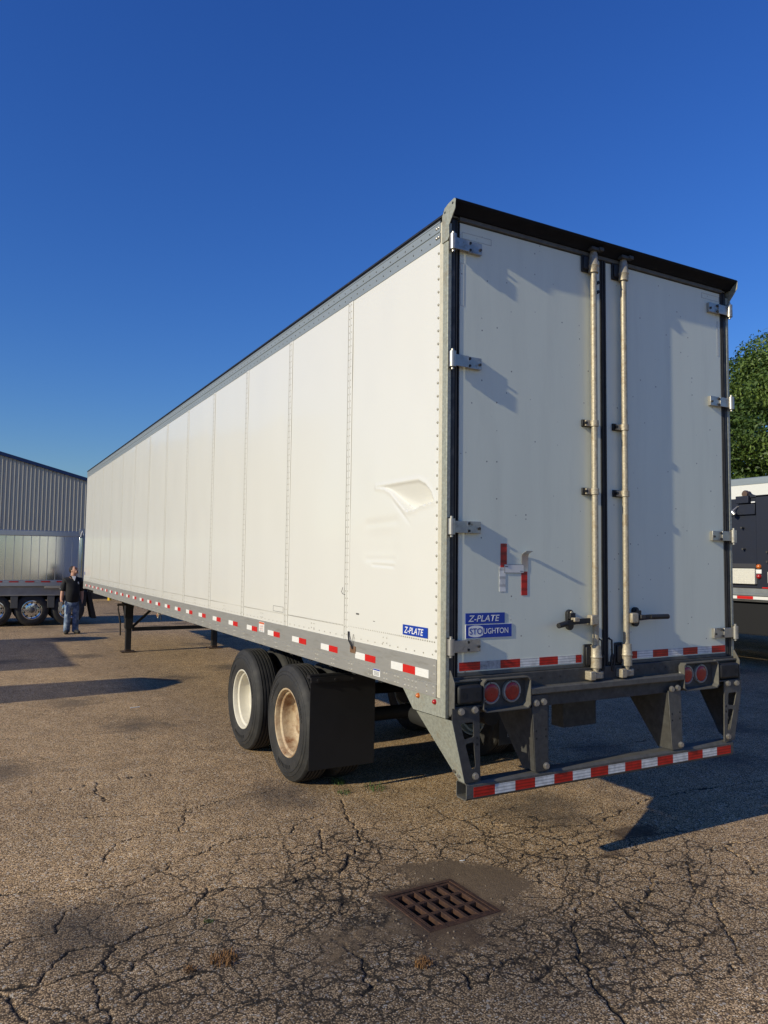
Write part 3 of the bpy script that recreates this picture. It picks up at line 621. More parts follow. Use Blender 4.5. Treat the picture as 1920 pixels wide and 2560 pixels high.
def lockrod(d, x, hdir):
    rod = MB(); rod.cyl((x, -.015, 1.24), (x, -.015, 4.06), .0215, n=18); r = rod.build('lock_rod', ROD, d)
    c = MB(); c.lathe([(3.905, .022), (3.905, .034), (3.945, .035), (3.952, .040), (3.96, .035), (4.035, .027), (4.05, .022)], (x, -.015, 0), 'z', 18); c.build('rod_sleeve', ROD, r)
    b_ = MB(); b_.box(x-.085, x-.012, .006, .0195, 3.91, 4.03); b_.box(x-.075, x-.02, -.006, .006, 3.925, 4.018); b_.build('rod_bracket', BLKM, r, bev=.006)
    c = MB(); c.lathe([(1.252, .022), (1.252, .036), (1.315, .036), (1.322, .041), (1.332, .037), (1.395, .034), (1.400, .022)], (x, -.015, 0), 'z', 18); c.build('rod_sleeve', ROD, r)
    b_ = MB(); b_.box(x-.083, x-.010, .006, .0195, 1.255, 1.405); b_.box(x-.075, x-.02, -.008, .006, 1.27, 1.39); b_.build('rod_bracket', BLKM, r, bev=.006)
    k = MB(); k.cyl((x, -.015, 1.19), (x, -.015, 1.25), .018, n=12); k.box(x-.070, x+.020, -.052, -.010, 1.185, 1.225); k.box(x-.085, x-.040, -.058, .002, 1.178, 1.236); k.box(x+.030, x+.055, -.03, .002, 1.180, 1.228)
    k.build('cam_keeper', ROD, r, bev=.005)
    k = MB(); k.box(x-.045, x+.02, -.052, -.006, 4.052, 4.074); k.box(x+.02, x+.06, -.058, -.02, 4.055, 4.08); k.build('cam_keeper', GALVD, r, bev=.004)
    for z in (2.872, 2.414):
        g = MB(); g.box(x-.088, x-.03, .004, .0195, z-.024, z+.024); g.box(x-.015, x+.036, .004, .0195, z-.022, z+.022); g.build('rod_guide', BLKM, r, bev=.003)
        g = MB(); g.lathe([(z-.021, .0225), (z-.021, .030), (z+.021, .030), (z+.021, .0225)], (x, -.013, 0), 'z', 16); g.box(x-.07, x-.02, -.010, .003, z-.020, z+.020); g.build('rod_guide_strap', ROD, r, bev=.002)
        g = MB(); g.cyl((x-.068, .004, z), (x-.068, -.016, z), .010, n=6); g.build('bolt', BLKM, r)
    # handle
    if hdir < 0: zc, xe, xp = 1.564, .797, .952
    else: zc, xe, xp = 1.568, 1.795, 1.551
    hub = MB(); hub.box(*sorted((x+hdir*.012, x+hdir*.075)), -.058, -.010, zc-.032, zc+.036); hub.build('handle_hub', ROD, r, bev=.008)
    hb = MB()
    zs = (zc, zc-.004, zc-.012, zc-.024) if hdir < 0 else (zc-.002, zc, zc+.006, zc+.006)
    p = [(x+hdir*.06, -.040, zs[0]), (xp-hdir*.02, -.038, zs[1]), (xp+hdir*.07, -.05, zs[2]), (xe, -.062, zs[3])]
    for a, b in zip(p[:-1], p[1:]):
        hb.hull([(a[0], a[1]-.006, a[2]-.017), (a[0], a[1]+.006, a[2]-.017), (a[0], a[1]+.006, a[2]+.017), (a[0], a[1]-.006, a[2]+.017)],
                [(b[0], b[1]-.006, b[2]-.017), (b[0], b[1]+.006, b[2]-.017), (b[0], b[1]+.006, b[2]+.017), (b[0], b[1]-.006, b[2]+.017)])
    hb.build('door_handle', BLKM, r, bev=.003)
    gr = MB(); a, b = p[2], p[3]; gr.tube([(a[0]+hdir*.01, a[1], a[2]), (b[0], b[1], b[2])], .017, 10); gr.build('handle_grip', BLK, r, smooth=60)
    m = MB(); n = 16; pr = [(xp+.027*math.cos(t)*1, zc+.005+(.038 if math.sin(t) > 0 else -.038)+.028*math.sin(t)) for t in [2*math.pi*i/n for i in range(n)]]
    m.prism(pr, 'y', -.006, .0195); m.box(xp-.022, xp+.022, -.028, -.004, zc+.012, zc+.05); m.build('handle_retainer', BLKM, r, bev=.003)
    m = MB(); m.box(xp-.018, xp+.026, -.062, -.024, zc-.004, zc+.022); m.cyl((xp, -.006, zc+.052), (xp, -.018, zc+.052), .011, n=8); m.build('handle_latch', ROD if hdir < 0 else GALVD, r, bev=.004)
lockrod(DL, 1.160, -1); lockrod(DRR, 1.441, 1)
mb = MB()
for z in (3.86, 3.795): mb.cyl((1.226, .02, z), (1.226, .004, z), .012, n=8)
mb.build('door_bolts', BLKM, DL)
# chain hooks at the foot of the centre seam
for x, d in ((1.232, DL), (1.322, DRR)):
    m = MB(); m.tube([(x-.02, .012, 1.44), (x-.015, .004, 1.43), (x, .002, 1.425), (x+.004, .004, 1.33)], .006, 6)
    pts_ = [(x+.012*math.cos(t), -.004, 1.275+.055*math.sin(t)) for t in np.linspace(0, 2*math.pi, 14)]
    m.tube(pts_, .008, 6); m.build('chain_hook', BLKM, d)
# H of tape, placard
B(.402, .450, .0175, .0192, 1.905, 2.052).build('red_tape', TR, DL, smooth=0); B(.392, .440, .0176, .0192, 1.756, 1.904).build('white_tape', TW, DL, smooth=0)
B(.565, .612, .0175, .0192, 1.731, 1.879).build('red_tape', TR, DL, smooth=0)
m = MB(); prof = [(.0185, 1.880), (.0185, 1.975), (.010, 1.992), (-.012, 2.002), (-.034, 2.010), (-.034, 2.0085), (-.013, 2.0005), (.009, 1.990), (.017, 1.974), (.017, 1.880)]
m.prism(prof, 'x', .566, .618); m.build('peeling_tape', mat('silver_tape', (.62, .62, .60), .3, .6, var=.2, vscale=30), DL, smooth=40, label='silver tape end curling away from the left door')
pc = B(.430, .580, .0155, .0172, 1.873, 1.922).build('placard', DECB, DL, smooth=0)
for a in ((.428, .430, 1.871, 1.924), (.580, .582, 1.871, 1.924), (.430, .580, 1.922, 1.924), (.430, .580, 1.871, 1.873)): B(a[0], a[1], .0148, .0172, a[2], a[3]).build('placard_edge', mat('placard_edge', (.22, .22, .22), .5), pc, smooth=0)
B(.434, .456, .0145, .0153, 1.908, 1.9125).build('print_line', INK, pc, smooth=0); B(.552, .575, .0145, .0153, 1.880, 1.883).build('print_line', INK, pc, smooth=0)
# door decals
zp = B(.140, .433, .0165, .0193, 1.5635, 1.628).build('door_decal', BLUE, DL, smooth=0, label='blue sticker reading Z-PLATE')
text_mesh('lettering', 'Z-PLATE', DECW, zp, (.158, .0158, 1.577), (1, 0, 0), (0, 0, 1), .038, .235, .008, .22)
sg = B(.140, .489, .0168, .0193, 1.4765, 1.5605).build('door_decal', DECW, DL, smooth=0, label='blue sticker reading STOUGHTON')
B(.143, .486, .0158, .0166, 1.4795, 1.5575).build('decal_field', BLUE, sg, smooth=0)
m = MB(); bl = [(.162, 1.495)] + [(.162+.105*t, 1.492-.008*math.sin(math.pi*t)) for t in (.2, .4, .6, .8)] + [(.267, 1.495), (.267, 1.543)] + [(.162+.105*t, 1.546+.008*math.sin(math.pi*t)) for t in (.8, .6, .4, .2)] + [(.162, 1.543)]
m.prism(bl, 'y', .0150, .0157); m.build('decal_barrel', DECW, sg, smooth=0)
text_mesh('lettering', 'STO', BLUE, sg, (.168, .0142, 1.500), (1, 0, 0), (0, 0, 1), .038, .094, .014)
text_mesh('lettering', 'UGHTON', DECW, sg, (.271, .0148, 1.502), (1, 0, 0), (0, 0, 1), .034, .188, .010)
# outlines left by removed stickers
for x0, x1, z0, z1, dd in ((.10, .325, 3.925, 3.965, DL), (.092, .118, 3.50, 3.77, DL), (2.30, 2.50, 3.955, 3.995, DRR), (2.470, 2.485, 3.53, 3.80, DRR)):
    m = MB()
    for a in ((x0, x0+.002, z0, z1), (x1-.002, x1, z0, z1), (x0+.002, x1-.002, z1-.002, z1), (x0+.002, x1-.002, z0, z0+.002)): m.box(a[0], a[1], .0185, .0198, a[2], a[3])
    m.build('sticker_outline', mat('sticker_ghost', (.40, .41, .41), .5), dd, smooth=0)
# rear conspicuity tape
xs_ = [.096, .249, .402, .555, .709, .863, 1.015, 1.066]
for i in range(7):
    if i == 1: 
        B(xs_[i]+.0005, xs_[i+1]-.0005, .0180, .0194, 1.288, 1.338).build('white_tape', mat('dirty_white_tape', (.52, .53, .52), .5, var=.5, vscale=40, stain=(.2, .2, .19), sscale=25, sthr=(.5, .7)), DL, smooth=0); continue
    B(xs_[i]+.0005, xs_[i+1]-.0005, .0175, .0194, 1.288, 1.338).build(*(('red_tape', TR) if i % 2 == 0 else ('white_tape', TW)), DL, smooth=0)
xs_ = [1.498, 1.577, 1.732, 1.886, 2.040, 2.195, 2.350, 2.500]
for i in range(7):
    B(xs_[i]+.0005, xs_[i+1]-.0005, .0175, .0194, 1.288, 1.338).build(*(('red_tape', TR) if i % 2 == 0 else ('white_tape', TW)), DRR, smooth=0)

# ---- sill, lamps and bumper
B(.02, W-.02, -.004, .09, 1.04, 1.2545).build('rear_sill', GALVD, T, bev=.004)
m = MB(); m.prism([(-.0045, 1.122), (-.048, 1.122), (-.058, 1.130), (-.058, 1.160), (-.048, 1.168), (-.0045, 1.168)], 'x', .586, 1.964); m.build('step_bar', GALVB, T, smooth=20)
B(.586, 1.964, -.016, -.0045, 1.041, 1.1215).build('sill_plate', GALVD, T, bev=.003)
m = MB()
for x in (.70, .86, 1.08, 1.56, 1.72, 1.83): m.cyl((x, -.002, 1.215), (x, -.0055, 1.215), .006, n=8)
m.build('sill_holes', BLKM, T, kind='stuff')
def lamp_box(x0, x1, lamps, pad, wing):
    bx_ = MB(); t = .008
    if pad[0] < x0: fx0, fx1 = pad[0], x1
    else: fx0, fx1 = x0, pad[1]
    # shroud with flaring rounded edges
    def ring(y, g): 
        return [(x0-g+.02, y, 1.052-g), (x1+g-.02, y, 1.052-g), (x1+g, y, 1.072-g), (x1+g, y, 1.215+g), (x1+g-.02, y, 1.235+g), (x0-g+.02, y, 1.235+g), (x0-g, y, 1.215+g), (x0-g, y, 1.072-g)]
    A, Bq, Cq = ring(-.006, -.012), ring(-.058, .0), ring(-.058, .006); Dq = ring(-.006, .004); n = 8
    bx_.v = A+Bq+Cq+Dq
    for a in range(3):
        bx_.f += [(a*n+i, a*n+(i+1) % n, (a+1)*n+(i+1) % n, (a+1)*n+i) for i in range(n)]
    sh = bx_.build('lamp_shroud', GALVB, T, smooth=20)
    B(x0+.006, x1-.006, -.012, -.005, 1.058, 1.23).build('lamp_plate', GALVD, sh)
    for x in lamps:
        tl = MB(); tl.lathe([(-.012, .0), (-.016, .02), (-.024, .035), (-.030, .047), (-.026, .052), (-.014, .053)][::-1], (x, 0, 1.153), 'y', 32)
        q = MB(); q.lathe([(-.033, .000), (-.033, .030), (-.031, .045), (-.027, .053), (-.012, .053)], (x, 0, 1.153), 'y', 32); lo = q.build('tail_light', LENSR, T, smooth=50)
        q = MB(); q.lathe([(-.012, .053), (-.026, .0535), (-.030, .057), (-.028, .066), (-.018, .069), (-.012, .069)], (x, 0, 1.153), 'y', 32); q.build('lamp_ring', LRING, lo, smooth=50)
        q = MB()
        for a in (100, 220, 340): q.cyl((x+.061*math.cos(R(a)), -.028, 1.153+.061*math.sin(R(a))), (x+.061*math.cos(R(a)), -.0305, 1.153+.061*math.sin(R(a))), .004, n=6)
        q.build('lamp_screws', DARKF, lo, kind='stuff')
    B(fx0-.004 if pad[0] < x0 else x1+.008, x0-.008 if pad[0] < x0 else fx1+.004, -.030, -.005, 1.230, 1.242).build('pad_top_plate', GALVB, T, bev=.003)
    B(fx0-.004 if pad[0] < x0 else x1+.008, x0-.008 if pad[0] < x0 else fx1+.004, -.045, -.005, 1.082, 1.094).build('pad_bottom_plate', GALVD, T, bev=.003)
    pd = B(pad[0]+.012, pad[1]-.012, -.062, -.006, 1.108, 1.215).build('dock_bumper', BLK, T, bev=.014)
    q = MB()
    for x in (pad[0]+.055, pad[1]-.045): q.lathe([(-.0625, .012), (-.0635, .016), (-.0625, .020)], (x, 0, 1.158), 'y', 16); q.cyl((x, -.0622, 1.158), (x, -.0629, 1.158), .012, n=12)
    q.build('bumper_holes', UNDER, pd, kind='stuff')
    # flared end plate outside the pad
    sgn = -1 if pad[0] < x0 else 1; xe = pad[0]-.012 if sgn < 0 else pad[1]+.012
    q = MB(); q.prism([(.0, 1.30), (-.01, 1.30), (-.052, 1.232), (-.052, 1.085), (-.012, 1.035), (.0, 1.035)], 'x', *sorted((xe, xe+sgn*-.007))); q.build('pad_end_plate', GALVB, T, bev=.002)
lamp_box(.226, .575, (.300, .458), (.026, .222), 0); lamp_box(1.966, 2.322, (2.026, 2.176), (2.330, 2.560), 1)
def bolt(m, x, z, y, r=.017):
    m.cyl((x, y, z), (x, y-.004, z), r*1.25, n=16); m.cyl((x, y-.004, z), (x, y-.017, z), r, n=6)
# bumper tube
bm_ = MB(); y0, y1, z0, z1, x0, x1 = -.047, .060, .548, .650, .108, 2.486
c = .014
outer = [(y0+c, z0), (y1-c, z0), (y1, z0+c), (y1, z1-c), (y1-c, z1), (y0+c, z1), (y0, z1-c), (y0, z0+c)]; t = .007
inner = [(y0+c, z0+t), (y1-c, z0+t), (y1-t, z0+c), (y1-t, z1-c), (y1-c, z1-t), (y0+c, z1-t), (y0+t, z1-c), (y0+t, z0+c)]
vs = [(x, a, b) for x in (x0, x1) for a, b in outer] + [(x, a, b) for x in (x0, x1) for a, b in inner]
fs = []
for i in range(8):
    j = (i+1) % 8
    fs += [(i, j, 8+j, 8+i), (16+i, 24+i, 24+j, 16+j), (i, 16+i, 16+j, j), (8+i, 8+j, 24+j, 24+i)]
bm_.add(vs, fs); BUM = bm_.build('rear_bumper', GALVB, T, smooth=25)
tx = [.158, .314, .473, .627, .778]; n = 15
txs = [.158+(2.455-.158)*i/n for i in range(n+1)]
for i in range(n):
    B(txs[i]+.0006, txs[i+1]-.0006, y0-.0022, y0-.0006, .566, .622).build(*(('red_tape', TR) if i % 2 == 0 else ('white_tape', TW)), BUM, smooth=0)
def plate_with_holes(outer, holes, y, t, name, material):
    bm = bmesh.new()
    loops = [outer]+holes; edges = []
    for lp in loops:
        vv = [bm.verts.new((a, y, b)) for a, b in lp]
        edges += [bm.edges.new((vv[i], vv[(i+1) % len(vv)])) for i in range(len(vv))]
    bmesh.ops.triangle_fill(bm, use_beauty=True, edges=edges)
    g = bmesh.ops.extrude_face_region(bm, geom=bm.faces[:]); 
    for v in g['geom']:
        if isinstance(v, bmesh.types.BMVert): v.co.y += t
    m = MB(); m.v = [tuple(v.co) for v in bm.verts]; bm.verts.index_update(); m.f = [tuple(v.index for v in f.verts) for f in bm.faces]; bm.free()
    return m.build(name, material, T, smooth=20)
for sx in (0, 1):
    f = (lambda x: x) if sx == 0 else (lambda x: W-x)
    # outer bracket: face plate with two windows
    o_ = [(f(a), b) for a, b in [(.004, 1.088), (.195, 1.088), (.205, .655), (.094, .655), (.004, 1.02)]]
    h1 = [(f(a), b) for a, b in [(.062, .992), (.072, 1.0), (.145, 1.0), (.152, .993), (.158, .922), (.150, .912), (.094, .905), (.086, .912)]]
    h2 = [(f(a), b) for a, b in [(.098, .868), (.106, .880), (.150, .884), (.158, .876), (.170, .745), (.160, .730), (.146, .730), (.136, .742)]]
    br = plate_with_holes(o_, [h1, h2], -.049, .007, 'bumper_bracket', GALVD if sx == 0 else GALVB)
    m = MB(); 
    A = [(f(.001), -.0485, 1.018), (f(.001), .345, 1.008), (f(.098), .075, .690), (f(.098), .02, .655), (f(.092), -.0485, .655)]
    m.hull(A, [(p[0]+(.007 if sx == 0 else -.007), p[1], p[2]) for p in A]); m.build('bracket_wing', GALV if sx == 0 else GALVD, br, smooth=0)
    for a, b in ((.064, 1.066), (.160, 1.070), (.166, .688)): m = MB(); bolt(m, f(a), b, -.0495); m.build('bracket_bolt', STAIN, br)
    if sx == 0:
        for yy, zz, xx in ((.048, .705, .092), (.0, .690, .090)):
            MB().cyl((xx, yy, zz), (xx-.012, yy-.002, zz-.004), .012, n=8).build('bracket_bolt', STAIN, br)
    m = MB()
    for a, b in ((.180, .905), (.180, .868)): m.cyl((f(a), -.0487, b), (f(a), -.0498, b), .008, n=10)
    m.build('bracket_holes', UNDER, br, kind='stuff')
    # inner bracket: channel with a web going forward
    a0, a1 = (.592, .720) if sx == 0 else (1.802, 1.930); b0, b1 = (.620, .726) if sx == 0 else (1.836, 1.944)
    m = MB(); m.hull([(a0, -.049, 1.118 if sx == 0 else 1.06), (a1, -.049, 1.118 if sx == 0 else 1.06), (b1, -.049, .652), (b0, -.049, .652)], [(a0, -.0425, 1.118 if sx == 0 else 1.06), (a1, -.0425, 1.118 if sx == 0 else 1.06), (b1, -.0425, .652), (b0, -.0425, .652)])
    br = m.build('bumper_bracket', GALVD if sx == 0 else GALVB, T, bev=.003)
    A = [(a0, -.042, 1.045), (a0, .36, 1.045), (b0, .075, .655), (b0, -.042, .655)]
    m = MB(); m.hull(A, [(p[0]+.007, p[1], p[2]) for p in A]); m.build('bracket_web', GALVD, br)
    A = [(a1, -.042, 1.045), (a1, .25, 1.045), (b1, .06, .655), (b1, -.042, .655)]
    m = MB(); m.hull(A, [(p[0]-.007, p[1], p[2]) for p in A]); m.build('bracket_web', GALVD, br)
    for x, z in ((a0+.032, 1.072), (a0+.092, 1.075), ((b0+b1)/2+.03, .683)): m = MB(); bolt(m, x, z, -.0495); m.build('bracket_bolt', STAIN, br)
    m = MB()
    for x, z in (((a0+b0)/2+.02, .90), ((a1+b1)/2-.02, .905), ((a0+b0)/2+.022, .855), ((a1+b1)/2-.02, .862)): m.cyl((x, -.0487, z), (x, -.0498, z), .007, n=10)
    m.build('bracket_holes', UNDER, br, kind='stuff')
# gusset under the rail with marker lamps
m = MB(); m.prism([(.0685, 1.1265), (.504, 1.1265), (.375, 1.014), (.0685, 1.021)], 'x', -.004, .006); gs = m.build('rail_gusset', GALV, T, smooth=0)
q = MB(); q.lathe([(-.022, 0), (-.021, .008), (-.014, .014), (-.004, .016)], (0, .313, 1.107), 'x', 16); q.build('marker_light', LENSA, T, smooth=60)
q = MB(); q.lathe([(-.022, 0), (-.021, .008), (-.014, .014), (-.004, .016)], (0, .124, 1.100), 'x', 16); q.build('marker_light', LENSR, T, smooth=60)
q = MB(); q.lathe([(-.02, 0), (-.018, .016), (-.012, .024), (-.004, .027)], (.04, 7.90, 1.072), 'x', 20); hm = q.build('hanging_marker_light', mat('faded_amber', (.30, .12, .04), .4), T, smooth=50)
q = MB(); q.cyl((.037, 7.90, 1.072), (.05, 7.90, 1.072), .042, n=20); q.build('lamp_base', TRIMW, hm)
q = MB(); q.tube([(.045, 7.88, 1.10), (.045, 7.80, 1.115), (.05, 7.73, 1.07), (.05, 7.72, 1.01)], .008, 6); q.build('lamp_wire', BLKM, hm)

# ---- underbody
m = MB(); m.box(.03, W-.03, .1, LEN-.06, 1.20, 1.335); m.build('floor', UNDER, T)
for i in range(38): B(.04, W-.04, .45+i*.41, .45+i*.41+.055, 1.10, 1.199).build('cross_member', UNDER, T, smooth=0)
SL = thing  # (keeps naming short below)
for x in (.72, 1.82): B(x, x+.06, .60, 6.4, .95, 1.099).build('slider_rail', UNDER, T)
for y in (3.15, 4.6):
    B(.71, 1.89, y, y+.10, .80, .949).build('bogie_member', UNDER, T)
    for x in (.70, 1.80): m = MB(); m.prism([(y-.14, .949), (y+.26, .949), (y+.13, .60), (y-.01, .60)], 'x', x, x+.10); m.build('spring_hanger', UNDER, T)
m = MB(); m.cyl((.85, 5.1, .90), (1.75, 5.1, .90), .14, n=20); m.build('air_tank', UNDER, T)
MB().cyl((1.55, 1.62, .60), (1.55, 1.9, .60), .08, n=16).build('brake_chamber', UNDER, T); MB().cyl((.95, 1.62, .62), (.95, 1.9, .62), .08, n=16).build('brake_chamber', UNDER, T)
m = MB(); m.tube([(.80, 1.45, 1.0), (.79, 1.42, .80), (.83, 1.40, .72)], .006, 6); m.build('hanging_wire', BLKM, T)
B(.80, .835, 1.40, 1.404, .69, .76).build('paper_tag', mat('paper_tag', (.5, .49, .45), .7), T, smooth=0)
m = MB(); m.hull([(1.28, 2.2, .55), (1.34, 2.2, .57), (1.32, 2.2, .46)], [(1.28, 2.21, .55), (1.34, 2.21, .57), (1.32, 2.21, .46)]); m.build('slack_adjuster', mat('dusty_steel', (.26, .22, .17), .7), T)
B(1.16, 1.47, .30, .42, .80, 1.10).build('recess_plate', GALVD, T, bev=.004)

# ---- wheels
def wheel(rim_mat):
    tw = .275; r = .505
    prof = [(.028, .292), (.012, .305), (.004, .345), (.000, .395), (.006, .432), (.018, .462), (.030, .476), (.034, .492), (.044, .4995)]
    gx = [.072, .104, .137, .170, .203]
    for g in gx: prof += [(g-.0075, .505), (g-.005, .491), (g+.005, .491), (g+.0075, .505)]
    prof += [(tw-.044, .4995), (tw-.034, .492), (tw-.030, .476), (tw-.018, .462), (tw-.006, .432), (tw, .395), (tw-.004, .345), (tw-.012, .305), (tw-.028, .292)]
    w_ = bpy.data.objects.new('wheel', None); COL.objects.link(w_); w_.parent = T; w_.empty_display_size = .2
    def put(m, name, material, sm=40):
        me = bpy.data.meshes.new(name); me.from_pydata(m.v, [], m.f); bm = bmesh.new(); bm.from_mesh(me); bmesh.ops.recalc_face_normals(bm, faces=bm.faces); bm.to_mesh(me); bm.free()
        me.materials.append(material); me.shade_smooth(); me.set_sharp_from_angle(angle=R(sm)); o = bpy.data.objects.new(name, me); COL.objects.link(o); o.parent = w_; return o
    m = MB(); m.lathe(prof, (0, 0, 0), 'x', 72, closed=True)
    # sipes across the ribs and a raised ring with letters' blocks on the sidewall
    put(m, 'tyre', TYRE, 28)
    m = MB()
    for rr in (.448, .418): m.lathe([(.0015 if rr < .43 else .010, rr-.004), (-.0015 if rr < .43 else .0075, rr), (.0035 if rr < .43 else .0125, rr+.004)], (0, 0, 0), 'x', 72)
    for a0, nn in ((20, 8), (140, 6), (250, 9)):
        for i in range(nn):
            a = R(a0+i*5.2); a2 = a+R(3.2)
            P = [(.0005, rr*math.cos(t), rr*math.sin(t)) for rr, t in ((.358, a), (.358, a2), (.386, a2), (.386, a))]
            m.hull(P, [(-.0035, p[1], p[2]) for p in P])
    put(m, 'sidewall_lettering', TYRE)
    m = MB(); m.lathe([(.030, .296), (.018, .299), (.014, .293), (.018, .284), (.034, .278), (.060, .276), (.066, .262), (.072, .256), (.120, .253), (.165, .245), (.190, .225), (.205, .18), (.205, .115), (.215, .11), (.24, .11), (.255, .25), (.262, .285), (.262, .294)], (0, 0, 0), 'x', 64)
    put(m, 'rim', rim_mat, 40)
    m = MB(); m.lathe([(.205, .135), (.150, .125), (.135, .11), (.130, .085), (.122, .08), (.118, .0)], (0, 0, 0), 'x', 32)
    for i in range(10):
        t = 2*math.pi*i/10; m.cyl((.206, .163*math.cos(t), .163*math.sin(t)), (.180, .163*math.cos(t), .163*math.sin(t)), .017, n=6)
    put(m, 'hub', rim_mat, 40)
    return w_
YR = 2.587; YF = YR+1.245
wr = wheel(RIMR); wf = wheel(RIMW)
def setw(o, x, y, flip=False):
    o.location = (x-W/2, y-8, .500); o.rotation_euler = (0, 0, math.pi if flip else 0)
setw(wr, .018, YR); setw(wf, .018, YF)
wr['label'] = 'rear left outer wheel with rust streaked rim'; wf['label'] = 'front left outer wheel with white rim'
for y in (YR, YF):
    o = dup(wf, T); o.pop('label', None); setw(o, .615, y, True)
    o = dup(wf, T); o.pop('label', None); setw(o, W-.615, y)
    o = dup(wf, T); o.pop('label', None); setw(o, W-.018, y, True)
    m = MB(); m.cyl((.3, y, .5), (W-.3, y, .5), .065, n=16); m.cyl((.45, y, .5), (.64, y, .5), .19, n=24); m.cyl((W-.64, y, .5), (W-.45, y, .5), .19, n=24); m.build('axle', UNDER, T)
# ---- mud flaps
for x0 in (.022, 1.965):
    q = MB(); n = 10
    prof = [(2.048+.014*(i/n)**2, .965-.755*i/n) for i in range(n+1)]
    q.prism(prof+[(a+.006, b) for a, b in prof[::-1]], 'x', x0, x0+.605)
    fl = q.build('mud_flap', FLAP, T, smooth=30)
    h = MB(); h.box(x0, x0+.605, 2.033, 2.046, .925, .968); 
    for dx in (.06, .22, .38, .54): h.cyl((x0+dx, 2.033, .945), (x0+dx, 2.022, .945), .012, n=8)
    h.box(x0-.0, x0+.605, 2.058, 2.12, .955, .985); h.build('flap_hanger', BLKM, fl)
    if x0 > 1:
        fr = mat('flap_print', (.16, .16, .155), .6)
        for a in ((2.062, 2.068, .28, .405), (2.462, 2.468, .28, .405), (2.068, 2.462, .398, .405), (2.068, 2.462, .28, .287)): B(a[0], a[1], 2.0535, 2.056, a[2], a[3]).build('flap_logo_frame', fr, fl, smooth=0)
        text_mesh('lettering', 'STOUGHTON', fr, fl, (2.082, 2.0535, .305), (1, 0, 0), (0, 0, 1), .075, .37, .03)

# ---- landing gear
def lg(x, y):
    q = MB(); q.box(x-.055, x+.055, y-.055, y+.055, .04, .62); q.build('landing_leg', BLKM, T, bev=.006)
    q = MB(); q.box(x-.075, x+.075, y-.075, y+.075, .48, 1.15); q.build('leg_housing', BLKM, T, bev=.006)
    q = MB(); q.box(x-.14, x+.14, y-.13, y+.13, .004, .022); q.prism([(x-.07, .0225), (x+.07, .0225), (x+.05, .06), (x-.05, .06)], 'y', y-.06, y+.06); q.build('landing_foot', mat('rusty_foot', (.07, .04, .025), .8, var=.4, vscale=20), T, bev=.004)
    q = MB(); q.prism([(y-.16, 1.12), (y+.16, 1.12), (y+.08, .70), (y-.08, .70)], 'x', x-.085, x-.0755); q.prism([(x-.16, 1.15), (x+.16, 1.15), (x+.09, .80), (x-.09, .80)], 'y', y+.076, y+.084); q.build('leg_gusset', BLKM, T)
lg(.43, 12.40); lg(2.225, 12.40)
q = MB(); q.box(.506, 2.149, 12.36, 12.44, .43, .50); q.build('cross_brace', BLKM, T, bev=.004)
q = MB(); q.hull([(.50, 12.38, .47), (.50, 12.43, .47), (.50, 12.43, .53), (.50, 12.38, .53)], [(1.12, 12.38, 1.05), (1.12, 12.43, 1.05), (1.12, 12.43, 1.11), (1.12, 12.38, 1.11)]); q.build('diagonal_brace', BLKM, T)
q = MB(); q.tube([(.36, 12.30, .97), (.20, 12.25, .98), (.19, 12.25, .90), (.24, 12.25, .62), (.25, 12.25, .36)], .016, 8); q.box(.17, .30, 12.22, 12.28, .955, 1.0); q.build('crank_handle', mat('brown_steel', (.06, .045, .035), .6, .2, var=.4), T)
B(.3, 2.3, 13.6, 15.95, 1.08, 1.15).build('coupler_plate', UNDER, T)

# ================================================================== STORM DRAIN
ca, sa = math.cos(DR['a']), math.sin(DR['a']); DC = Vector((DR['c'][0], DR['c'][1], 0))
G = thing('storm_drain', 'rusty cast iron drain grate with fifteen slots set in cracked asphalt', 'drain grate', DC, rz=DR['a'])
def local(m): m.v = [(p[0]+DC.x, p[1]+DC.y, p[2]) for p in m.v]; return m
h = DR['h']; m = MB(); zt = -.006
o4 = h+.014; i4 = h-.010
ro = [(-o4, -o4), (o4, -o4), (o4, o4), (-o4, o4)]; ri = [(-i4, -i4), (i4, -i4), (i4, i4), (-i4, i4)]
m.v = [(a, b, zt) for a, b in ro] + [(a, b, zt) for a, b in ri] + [(a, b, -.12) for a, b in ri] + [(a, b, -.12) for a, b in ro]
for i in range(4):
    j = (i+1) % 4; m.f += [(i, j, 4+j, 4+i), (4+i, 4+j, 8+j, 8+i), (8+i, 8+j, 12+j, 12+i), (12+i, 12+j, j, i)]
local(m).build('frame', RUST, G, bev=.003)
gh = i4-.006; bw = .025; cells = []
n_c, n_r = 5, 3; edge = .022
cw = (2*gh-2*edge-(n_c-1)*bw)/n_c; rh = (2*gh-2*edge-(n_r-1)*.026)/n_r; zt2 = -.009; zb2 = -.060
for i in range(n_c+1):
    a = -gh if i == 0 else -gh+edge+i*cw+(i-1)*bw; b = -gh+edge if i == 0 else (gh if i == n_c else a+bw)
    local(B(a, b, -gh, gh, zb2, zt2)).build('grate_bar', RUST, G, bev=.003)
for j in range(n_r+1):
    a = -gh if j == 0 else -gh+edge+j*rh+(j-1)*.026; b = -gh+edge if j == 0 else (gh if j == n_r else a+.026)
    for i in range(n_c):
        x0 = -gh+edge+i*(cw+bw)
        local(B(x0-.001, x0+cw+.001, a, b, zb2+.002, zt2-.0015)).build('grate_crossbar', RUST, G, bev=.002)
m = MB(); p = i4+.002
m.v = [(-p, -p, -.121), (p, -p, -.121), (p, p, -.121), (-p, p, -.121), (-p, -p, -.8), (p, -p, -.8), (p, p, -.8), (-p, p, -.8)]
m.f = [(0, 1, 5, 4), (1, 2, 6, 5), (2, 3, 7, 6), (3, 0, 4, 7), (4, 5, 6, 7)]
local(m).build('pit', PITM, G)

